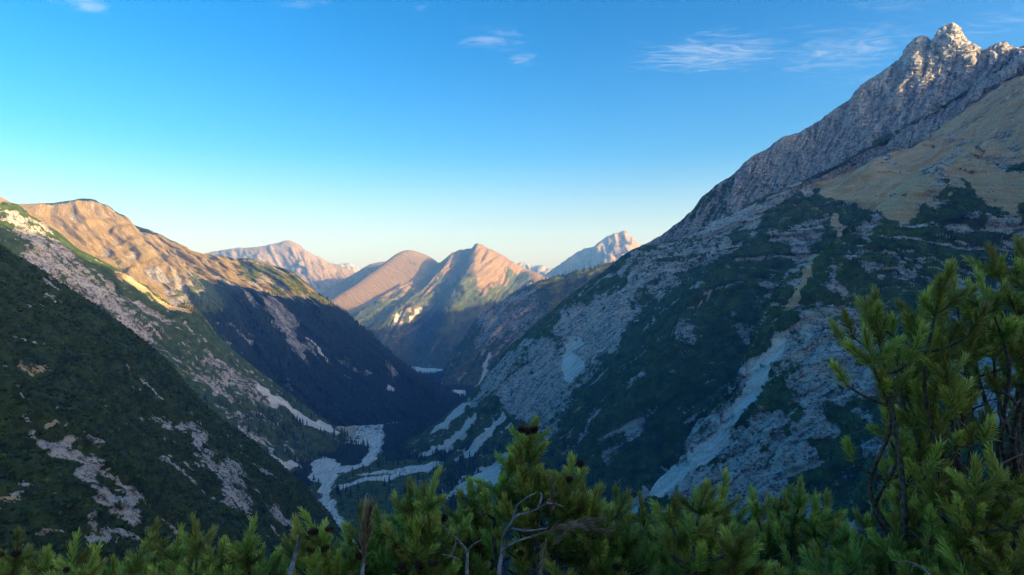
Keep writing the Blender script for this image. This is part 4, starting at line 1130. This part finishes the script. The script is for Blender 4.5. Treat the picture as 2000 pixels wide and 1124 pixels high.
def tube(points, radii, sides=7):
    pts = np.array(points, float)
    t = chord(pts); tq = np.linspace(0, t[-1], max(6, int(len(pts) * 4)))
    c = cubic(t, pts, tq); rr = np.interp(tq, t, radii)
    d = np.gradient(c, axis=0); d /= np.linalg.norm(d, axis=1, keepdims=True) + 1e-9
    V_, Q_ = [], []
    n0 = np.cross(d[0], [.31, .2, .93]); n0 /= np.linalg.norm(n0)
    for k in range(len(c)):
        n0 = n0 - d[k] * np.dot(n0, d[k]); n0 /= np.linalg.norm(n0) + 1e-9
        b0_ = np.cross(d[k], n0)
        for a in range(sides):
            x = 2 * math.pi * a / sides
            V_.append(c[k] + rr[k] * (1 + .12 * math.sin(k * 2.1 + a * 1.7)) * (n0 * math.cos(x) + b0_ * math.sin(x)))
    for k in range(len(c) - 1):
        for a in range(sides):
            Q_.append((k * sides + a, k * sides + (a + 1) % sides, (k + 1) * sides + (a + 1) % sides, (k + 1) * sides + a))
    V_.append(c[-1] + d[-1] * rr[-1]); e = len(V_) - 1
    for a in range(sides):
        Q_.append(((len(c) - 1) * sides + a, (len(c) - 1) * sides + (a + 1) % sides, e, e))
    return V_, Q_, c, d

class Wood:
    def __init__(self): self.v, self.q = [], []
    def add(self, points, radii, sides=7):
        V_, Q_, c, d = tube(points, radii, sides)
        b0_ = len(self.v); self.v += list(V_)
        for f in Q_:
            f = tuple(b0_ + i for i in f)
            self.q.append(f)
        return c, d
    def obj(self, name, mat, parent, origin):
        me = bpy.data.meshes.new(name)
        me.from_pydata([tuple(np.array(p) - origin) for p in self.v], [], [f if f[2] != f[3] else f[:3] for f in self.q])
        for pl in me.polygons: pl.use_smooth = True
        me.materials.append(mat)
        o = bpy.data.objects.new(name, me); o.parent = parent; col.objects.link(o)
        return o

def place(me, name, parent, origin, p, d, r, sc=1.0):
    o = bpy.data.objects.new(name, me)
    z = Vector(d).normalized()
    q = z.to_track_quat('Z', 'Y') @ Matrix.Rotation(r.uniform(0, 6.28), 3, 'Z').to_quaternion()
    o.rotation_mode = 'QUATERNION'; o.rotation_quaternion = q
    o.location = tuple(np.array(p) - origin); o.scale = (sc,) * 3
    o.parent = parent
    col.objects.link(o)
    return o

UP = np.array([0, 0, 1.0])
def unit(v):
    return v / (np.linalg.norm(v) + 1e-9)

def leader(shrub, origin, base, tip, r, nodes=4, tall=True, wood=None, side=4, sc=1.0):
    """one upswept branch from base to tip, whorls of shoots along its upper end"""
    base = np.array(base, float); tip = np.array(tip, float)
    L_ = np.linalg.norm(tip - base)
    m1 = base + (tip - base) * .35 + np.array([r.normal(0, .05), r.normal(0, .05), -.10 * L_])
    m2 = base + (tip - base) * .72 + np.array([r.normal(0, .03), r.normal(0, .03), -.07 * L_])
    stem_end = tip - UP * .15 * sc
    c, d = wood.add([base, m1, m2, stem_end], [.010 * min(1.6, L_) + .003, .0095, .0065, .004])
    ax = unit(d[-1] * .5 + UP + r.normal(0, .28, 3) * np.array([1, 1, .3]))
    place(TIP[r.integers(len(TIP))], 'shoot', shrub, origin, stem_end - ax * .02, ax, r, sc * r.uniform(.9, 1.12))
    seg = np.linalg.norm(np.diff(c, axis=0), axis=1); cum = np.concatenate([[0], np.cumsum(seg)])
    pos = cum[-1]
    for k in range(nodes):
        gap = sc * r.uniform(.095, .13) if k else 0.02
        pos -= gap
        if pos < .10: break
        i = min(len(c) - 1, np.searchsorted(cum, pos))
        p0, dd = c[i], unit(d[i] * .7 + UP * .4 + r.normal(0, .2, 3))
        if k: place(SHOOT[r.integers(len(SHOOT))], 'shoot', shrub, origin, p0 - dd * .03, dd, r, sc * r.uniform(.85, 1.05))
        ns = side
        a0 = r.uniform(0, 6.28)
        for s in range(ns):
            az = a0 + s * 6.283 / ns + r.normal(0, .25)
            out = np.array([math.cos(az), math.sin(az), 0])
            if k < 2:
                dirn = unit(out * .80 + dd * .60 + UP * .25)
                place(SHOOT[r.integers(len(SHOOT))], 'shoot', shrub, origin, p0 + out * .006, dirn, r, sc * r.uniform(.62, .92))
            else:
                ext = sc * r.uniform(.08, .20) * (1 + .25 * (k - 2))
                dirn = unit(out * .85 + dd * .35 + UP * .12)
                e = p0 + dirn * ext
                d2 = unit(dirn * .55 + UP * .75)
                wood.add([p0, p0 + dirn * ext * .5 - UP * .01, e], [.0055, .005, .004], 5)
                place(SHOOT[r.integers(len(SHOOT))], 'shoot', shrub, origin, e - d2 * .01, d2, r, sc * r.uniform(.8, 1.05))
                if r.random() < .45:
                    d3 = unit(np.cross(d2, UP) * r.choice([-1, 1]) * .7 + d2 * .6)
                    place(SHOOT[r.integers(len(SHOOT))], 'shoot', shrub, origin, p0 + dirn * ext * .55, d3, r, sc * r.uniform(.65, .9))
                if r.random() < .15:
                    place(SHOOT[r.integers(len(SHOOT))], 'shoot', shrub, origin, p0 + dirn * ext * .4, unit(dirn + UP * .2), r, sc * r.uniform(.6, .85))
    return c

def pine(name_label, root_xy, tips, seed, cones=(), nodes=3, side=3, fill=0, spread=None, trunk=.030, sc=1.0, group='mountain pines in front of the lookout'):
    """tips: image pixels traced by eye, with assumed distance (x, y, distance)"""
    r = np.random.default_rng(seed)
    ox, oy = root_xy
    oz = float(hill_z(ox, oy)) - .05
    origin = np.array([ox, oy, oz])
    root = bpy.data.objects.new('mountain_pine', None); root.location = tuple(origin); root.empty_display_size = .2; col.objects.link(root)
    root['label'] = name_label; root['category'] = 'pine shrub'; root['group'] = group
    T3 = [np.array(S(*t)) for t in tips]
    cen = np.mean(T3, axis=0)
    # stools: a few stems leave the root and fan out
    limb = []
    nl_ = max(2, min(6, len(tips) // 3))
    order = np.argsort([t[0] for t in T3])
    groups = np.array_split(order, nl_)
    for g in groups:
        w = Wood()
        tg = np.mean([T3[i] for i in g], axis=0)
        knee = origin + (tg - origin) * .45 + np.array([r.normal(0, .05), r.normal(0, .05), -.12])
        fork = origin + (tg - origin) * .66 + np.array([r.normal(0, .03), 0, -.10])
        w.add([origin + np.array([r.normal(0, .03), r.normal(0, .03), -.03]), knee, fork], [trunk, trunk * .75, trunk * .55])
        for i in g:
            leader(root, origin, fork + r.normal(0, .008, 3), T3[i], r, nodes=nodes, wood=w, side=side, sc=sc)
        w.obj('branch', M_bark, root, origin)
    for (x, y, d_, n) in cones:
        p = np.array(S(x, y, d_))
        for k in range(n):
            a = k * 6.283 / max(n, 1) + r.uniform(0, 1)
            out = np.array([math.cos(a), math.sin(a) if n > 1 else -1.0, .15])
            place(CONES[r.integers(3)], 'cone', root, origin, p + unit(out) * (.012 if n > 1 else 0), unit(out + r.normal(0, .2, 3)), r, r.uniform(.6, .85))
    return root, origin

def dd_(lo, hi, r=rp_): return float(r.uniform(lo, hi))
def row(lst, lo, hi): return [(x, y, dd_(lo, hi)) for x, y in lst]

pine('mountain pine shrub filling the lower left corner of the photo', (-2.35, 3.1), row([(30,1040),(8,1075),(88,1055),(135,1050),(165,1062),(60,1095),(112,1100),(-30,1060)], 2.7, 3.3), 1, cones=[(14,1085,2.7,2)])
pine('low mountain pine shrub second from the left end of the front row', (-1.95, 3.2), row([(200,1072),(222,1085),(180,1105),(258,1048),(240,1100),(286,1082),(150,1120)], 2.7, 3.3), 2, cones=[(130,1112,2.7,1)])
pine('mountain pine shrub third from left, below the near slope\'s bare strips', (-1.55, 3.3), row([(300,1012),(340,1030),(322,1060),(385,1008),(370,1060),(345,1095),(300,1100),(410,1090)], 2.7, 3.4), 3, cones=[(365,1046,2.8,1)])
pine('mountain pine shrub fourth from left with two blunt tops', (-1.2, 3.3), row([(480,1012),(432,1040),(450,1060),(500,1060),(535,1072),(470,1100),(520,1110),(430,1110)], 2.7, 3.4), 4)
pine('mountain pine shrub carrying two brown cones left of the dry brown shoot', (-.88, 3.2), row([(628,990),(598,1002),(580,1035),(640,1045),(560,1070),(610,1080),(660,1070),(590,1115),(650,1115)], 2.6, 3.1), 5, cones=[(628,1036,2.6,2),(622,1078,2.6,2)])
pine('mountain pine shrub around the upright dry brown shoot', (-.62, 3.3), row([(706,990),(738,986),(690,1030),(752,1020),(720,1060),(680,1085),(745,1090),(765,1060)], 2.8, 3.3), 6, cones=[(700,1085,2.7,1)])
pine('mountain pine shrub with a red-brown cone at mid height', (-.42, 3.2), row([(800,925),(836,918),(790,965),(822,965),(775,1005),(812,1020),(850,985),(772,1060),(830,1070),(868,1030)], 2.6, 3.3), 7, cones=[(770,1065,2.55,1),(812,1026,2.7,1),(860,1012,2.8,1),(800,1104,2.5,2),(835,1106,2.5,2)])
pine('narrow mountain pine shrub just left of the tallest leader', (-.2, 3.5), row([(926,930),(902,962),(950,972),(880,1000),(930,1010),(965,1000),(905,1060),(948,1070),(880,1090)], 3.0, 3.6), 8)
p9_, o9 = pine('tallest front mountain pine, its leader ringed by brown cones', (.12, 3.0), [(1030,803,2.75),(1022,865,2.7),(995,850,2.75),(1052,880,2.75),(1074,905,2.7),(1005,915,2.8),(1118,877,2.7),(1095,925,2.7),(1135,925,2.8),(1010,955,2.75),(1140,965,2.75),(1105,985,2.8)], 9, cones=[(1032,842,2.66,5),(1126,906,2.58,1),(1106,937,2.58,1),(1013,1078,2.5,1)])
pine('bushy mountain pine right of the tallest leader', (.48, 3.2), row([(1155,950),(1182,962),(1206,952),(1170,1005),(1225,1000),(1145,1040),(1190,1050),(1240,1040),(1165,1095),(1220,1095)], 2.6, 3.2), 10, cones=[(1196,1106,2.5,1)])
pine('dark thin mountain pine in front of the pale scree gully', (.68, 3.6), row([(1258,968),(1280,1010),(1262,1040),(1300,1060)], 3.4, 3.8), 11)
pine('broad pale green mountain pine in front of the scree fan', (.85, 3.0), row([(1310,945),(1366,920),(1340,965),(1400,935),(1422,962),(1380,1005),(1330,1020),(1440,1010),(1395,1060),(1345,1080),(1300,1100),(1430,1090),(1460,1045)], 2.4, 3.0), 12)
pine('dark upright mountain pine right of the pale green one', (1.3, 3.5), row([(1478,952),(1522,945),(1560,925),(1540,985),(1500,1000),(1590,968),(1612,962),(1575,1030),(1525,1050),(1480,1080)], 3.0, 3.6), 13)
pine('mountain pine with a fluffy pale top beside the big dark bush', (1.55, 3.0), row([(1640,1000),(1672,1035),(1700,1040),(1610,1060),(1655,1080),(1730,1065),(1700,1100),(1575,1110),(1692,968)], 2.5, 3.1), 14)
pine('tall dark mountain pine bush, the outer left part of the right-hand clump', (1.9, 3.1), row([(1708,545),(1745,615),(1702,625),(1795,552),(1835,492),(1838,575),(1868,520),(1898,545),(1812,650),(1760,700),(1850,660),(1890,630),(1735,775),(1785,755),(1835,745)], 2.3, 2.8), 15, trunk=.014, side=2)
pine('tall dark mountain pine at the right edge, topmost of the clump', (2.4, 3.1), row([(1950,468),(1985,478),(2018,462),(1938,530),(1975,575),(2010,570),(1940,620),(1998,640),(2040,590),(1965,690),(2025,700)], 2.3, 2.8), 16, trunk=.014, nodes=2)
pine('low dark mountain pine under the bare stems of the right-hand clump', (1.7, 2.7), row([(1775,872),(1830,892),(1860,925),(1800,925),(1762,965),(1820,985),(1870,985),(1752,1020),(1800,1045),(1860,1050),(1780,1090),(1840,1100)], 2.3, 2.8), 17, trunk=.016)
pine('dark mountain pine filling the lower right corner of the photo', (2.1, 2.7), row([(1905,880),(1965,872),(2005,900),(1935,935),(1985,965),(1915,1000),(1960,1030),(2015,1040),(1905,1070),(1960,1090),(2010,1110)], 2.2, 2.7), 18, trunk=.016)

# bare grey and dead pieces
def dead_branch(label, paths, d0, foot, rad=.009, mat=None, dry=()):
    r = np.random.default_rng(int(abs(paths[0][0][0])))
    f = np.array(S(*foot)); f[2] = float(hill_z(f[0], f[1])) - .02
    root = bpy.data.objects.new('dead_branch', None); root.location = tuple(f); root.empty_display_size = .1; col.objects.link(root)
    root['label'] = label; root['category'] = 'dead branch'
    w = Wood()
    first = [np.array(S(x, y, d0)) for x, y in paths[0]]
    w.add([f, f * .5 + first[0] * .5 + np.array([0, .03, 0]), first[0]], [rad * 1.8, rad * 1.6, rad * 1.25], 8)
    w.obj('stem', mat or M_dead, root, f)
    for k, pth in enumerate(paths):
        w = Wood()
        p3 = [np.array(S(x, y, d0 + .05 * math.sin(1.3 * i + k))) for i, (x, y) in enumerate(pth)]
        rr = np.linspace(rad * (1.25 if k == 0 else .8), rad * .35, len(p3))
        w.add(p3, rr, 7)
        w.obj('branch', mat or M_dead, root, f)
    for (x, y, dx, dy) in dry:
        place(DRY[r.integers(3)], 'dry_shoot', root, f, S(x, y, d0), (dx, -.1, dy), r, r.uniform(.8, 1.2))
dead_branch('forked bare grey branch under the tallest front pine', [[(975,1110),(982,1070),(984,1050),(999,1022),(1007,1010),(1031,1002),(1056,991),(1074,976),(1091,962)], [(1003,1012),(1008,998),(1013,985),(1031,971),(1046,964)], [(978,1081),(995,1066),(1019,1054),(1045,1046),(1064,1040)], [(1001,1033),(1031,1037),(1068,1032)], [(1051,993),(1057,975),(1056,962)], [(1066,984),(1080,984),(1100,990)]],
            2.45, (972, 1180, 2.5), .0065, dry=[(1064,1040,.6,.2),(1075,1034,.9,.1),(1090,1026,1,.1),(1105,1022,1,-.1),(1120,1020,.8,.1),(1076,1005,.1,1),(1080,1065,.5,.6),(1068,1050,-.2,-1)])
dead_branch('small bare grey twig forking left of the tallest front pine', [[(912,1105),(912,1078),(894,1055),(866,1028)], [(881,1086),(891,1061),(897,1031)], [(912,1078),(925,1064),(940,1055)], [(895,1094),(881,1087),(864,1083)]], 2.45, (915, 1200, 2.5), .0055)
dead_branch('upright dry brown shoot among green pines', [[(708,1120),(712,1080),(716,1050)]], 2.4, (706, 1220, 2.5), .006, dry=[(713,1062,.0,1),(716,1050,.02,1),(711,1085,-.05,1),(709,1100,.1,1),(716,1058,.1,1)])
dead_branch('pale grey stem in the pine left of the dry brown shoot', [[(566,1124),(575,1090),(583,1060),(588,1040)]], 2.4, (560, 1220, 2.5), .009)
dead_branch('tangle of bare dark stems under the right-hand pine clump', [[(1900,1010),(1886,930),(1868,895),(1850,862),(1836,842)], [(1868,895),(1858,872),(1836,858),(1815,862)], [(1900,960),(1930,880),(1960,830),(1985,790),(2010,760)], [(1930,880),(1905,850),(1880,830),(1865,800)], [(1895,960),(1960,905),(2020,880)], [(1850,862),(1810,830),(1780,815),(1752,812)], [(1960,830),(1950,800),(1955,760)], [(1880,830),(1900,800),(1925,790)], [(1905,850),(1940,845),(1990,860)], [(1810,840),(1830,805),(1850,790)], [(1985,790),(1965,770),(1940,765)], [(1905,960),(1895,975),(1945,985),(1990,975)]],
            2.55, (1900, 1200, 2.55), .008, mat=M_bark)
dead_branch('bleached dry grass stalk at the foot of the right-hand clump', [[(1822,1130),(1800,1108),(1775,1098),(1748,1095)], [(1808,1114),(1792,1106),(1778,1116)]], 2.0, (1828, 1300, 2.0), .0022)

# ------------------------------------------------------------------ the air
M_haze = bpy.data.materials.new('valley_haze'); M_haze.use_nodes = True
nt = M_haze.node_tree; nt.nodes.clear()
o_ = N(nt, 'ShaderNodeOutputMaterial'); pv = N(nt, 'ShaderNodeVolumePrincipled')
pv.inputs['Color'].default_value = (.16, .42, 1.0, 1)
pv.inputs['Absorption Color'].default_value = (1, 1, 1, 1)
pv.inputs['Density'].default_value = HAZE_DENSITY
pv.inputs['Anisotropy'].default_value = 0.0
nt.links.new(pv.outputs[0], o_.inputs['Volume'])
x0, x1, y0, y1, z0, z1 = -11000, 11000, -11000, 11000, -1420, 860
vs = [(x, y, z) for x in (x0, x1) for y in (y0, y1) for z in (z0, z1)]
me = bpy.data.meshes.new('haze'); me.from_pydata(vs, [], [(0, 1, 3, 2), (4, 6, 7, 5), (0, 4, 5, 1), (2, 3, 7, 6), (0, 2, 6, 4), (1, 5, 7, 3)])
me.materials.append(M_haze)
hz = bpy.data.objects.new('haze', me); col.objects.link(hz)
hz['kind'] = 'stuff'; hz['label'] = 'thin blue haze filling the valley air'; hz['category'] = 'haze'
